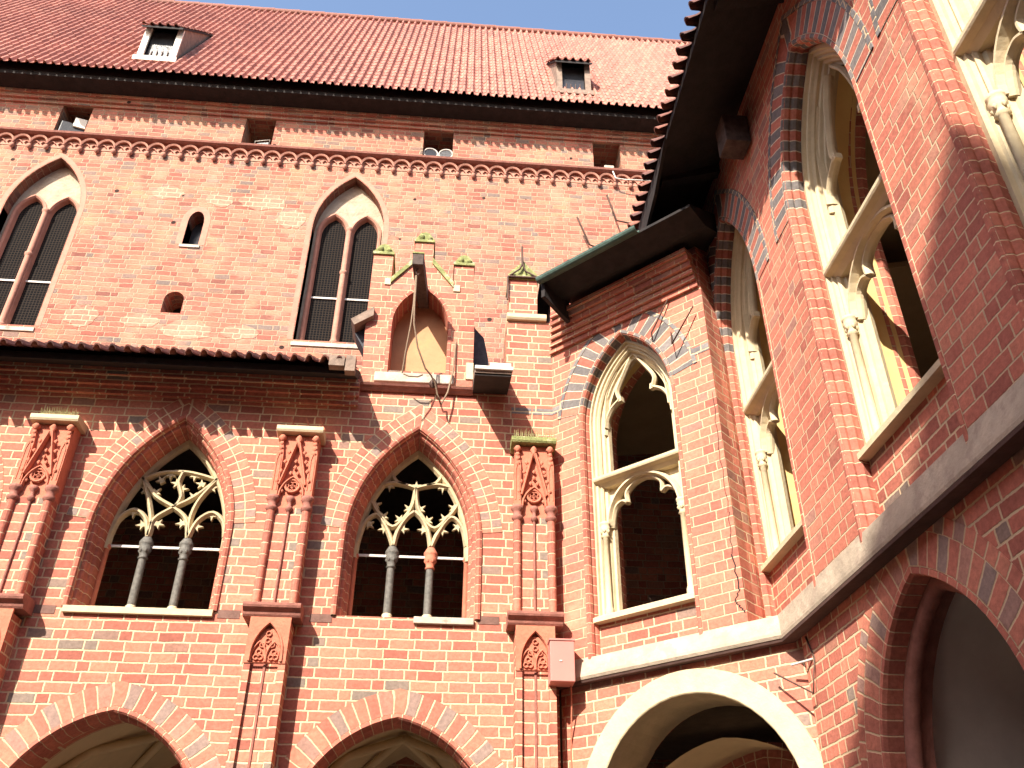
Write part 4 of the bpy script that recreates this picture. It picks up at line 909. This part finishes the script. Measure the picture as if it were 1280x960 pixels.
# eave and roof
ZS_E, PS = 10.25, 1.02
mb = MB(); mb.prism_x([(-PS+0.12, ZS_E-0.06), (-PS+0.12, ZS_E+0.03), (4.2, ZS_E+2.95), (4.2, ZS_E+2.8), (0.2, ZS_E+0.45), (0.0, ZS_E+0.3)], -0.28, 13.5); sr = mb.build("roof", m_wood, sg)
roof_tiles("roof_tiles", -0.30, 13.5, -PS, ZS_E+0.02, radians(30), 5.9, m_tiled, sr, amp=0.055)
for i in range(5):
    xx = 0.9+i*2.6; mb = MB(); mb.prism_x([(-PS+0.22, ZS_E-0.10), (-PS+0.22, ZS_E-0.02), (0.0, ZS_E+0.32), (0.0, ZS_E+0.16)], xx, xx+0.13); mb.build("rafter_end", m_wood, sr)
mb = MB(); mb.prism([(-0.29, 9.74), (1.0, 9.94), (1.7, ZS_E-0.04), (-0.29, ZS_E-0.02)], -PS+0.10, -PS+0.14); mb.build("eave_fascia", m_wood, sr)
mb = MB()                                       # verge tiles stacked down the corner
for i in range(9):
    f = i/8; mb.tube([(-0.32-0.02*(i % 2), -PS-0.02+0.06*f, ZS_E+0.0-0.66*f), (-0.05, -PS+0.45, ZS_E+0.16-0.66*f)], 0.055, 7)
mb.build("verge_tiles", m_tiled, sr)
mb = MB(); mb.box(1.83, 2.13, -0.32, -0.02, 9.75, 10.2); o = mb.build("corbel_block", m_beam, sg, 0.01)
# string course round both walls (world coordinates)
mb = MB()
def sc(prof):
    base = [Vector((1.42, 10.5)), Vector((3.40, 8.52)), Vector((3.40, -4.4))]
    nrm = [Vector((-1, -1)).normalized(), Vector((-0.35, -1.064)), Vector((-0.35, 0))]
    vs = []
    for p, n_ in zip(base, nrm):
        for o_, z in prof: q = p+n_*o_; vs.append((q.x, q.y, z))
    k = len(prof); fs = []
    for i in range(2):
        for j in range(k): fs.append((i*k+j, (i+1)*k+j, (i+1)*k+(j+1) % k, i*k+(j+1) % k))
    fs += [tuple(range(k)), tuple(range(2*k, 3*k))]
    mb.add(vs, fs)
sc([(-0.35, 4.300), (0.075, 4.300), (0.09, 4.33), (0.085, 4.36), (0.0, 4.56), (-0.35, 4.56)])
stc = mb.build("string_course", m_string, None); stc.parent = sg; stc.matrix_parent_inverse = Matrix.LocRotScale(sg.location, sg.rotation_euler, None).inverted()
mb = MB(); sc([(-0.33, 4.270), (0.055, 4.272), (0.068, 4.298), (-0.33, 4.298)])  # separate dark strip paints the shaded underside of the ledge
sb = mb.build("string_shade_bed", m_terrad2, None); sb.parent = sg; sb.matrix_parent_inverse = stc.matrix_parent_inverse
# wire bracket below the string at the corner
t = thing("wire_bracket", "small metal bracket with rusty looped wire under the stone ledge", "bracket", (3.5, 8.25, 4.0), radians(-60))
mb = MB(); mb.tube([(-0.16, -0.02, 0.02), (0.10, -0.02, 0.02)], 0.012, 5); mb.build("arm", m_steel, t)
mb = MB(); mb.tube([(-0.35, -0.06, -0.02), (0.08, -0.08, -0.30), (0.14, -0.05, 0.02), (0.04, 0.0, 0.25)], 0.010, 5); mb.build("wire", m_iron, t)

# ================================================================== the rest of the courtyard, behind and beside the viewer
TH = 23.7
tw = thing("castle_tower", "square brick tower standing across the courtyard", "tower", (-8.0, -15.1, 0))
mb = MB(); mb.box(-5.0, 0.0, -5.0, 0.0, 0, TH-0.3); mb.build("wall", m_old, tw)
mb = MB(); mb.box(-5.05, 0.0, -5.05, 0.0, TH-0.3, TH); mb.build("parapet", m_brick, tw)
for z in (6, 12, 18):
    mb = MB(); mb.box(0.002, 0.02, -3.0, -2.2, z, z+1.6); f = mb.build("window", m_glass, tw)
    mb = MB(); mb.box(0.0, 0.08, -3.1, -2.1, z-0.15, z-0.03); mb.build("sill", m_sill, f)
def range_(name, label, x0, x1, y0, y1, h, axis):
    t = thing(name, label, "castle wing", ((x0+x1)/2, (y0+y1)/2, 0)); a, b = (x1-x0)/2, (y1-y0)/2
    mb = MB(); mb.box(-a, a, -b, b, 0, h); mb.build("wall", m_old, t)
    mb = MB()
    if axis == 'x': mb.prism_x([(-b-0.4, h-0.1), (b+0.4, h-0.1), (0, h+1.6)], -a, a)
    else: mb.prism([(-a-0.4, h-0.1), (a+0.4, h-0.1), (0, h+1.6)], -b, b)
    mb.build("roof", m_tile, t)
    for i in range(4):
        for z in (2.0, 7.0, 12.0):
            mb = MB()
            if axis == 'x': c = -a+(i+0.5)*a/2; mb.prism(arch(0.5, z, z+1.5, 0.8, 6, c), b-0.1, b+0.006)
            else: c = -b+(i+0.5)*b/2; mb.prism_x([(p[0], p[1]) for p in arch(0.5, z, z+1.5, 0.8, 6, c)], a-0.1, a+0.006)
            mb.build("window", m_glass, t)
range_("courtyard_wing", "long brick wing closing the courtyard behind the viewer", -7.9, 14, -24, -16.5, 17.5, 'x')
range_("courtyard_wing", "lower brick wing closing the courtyard on the left of the viewer", -24, -16, -24, 14, 13.5, 'y')
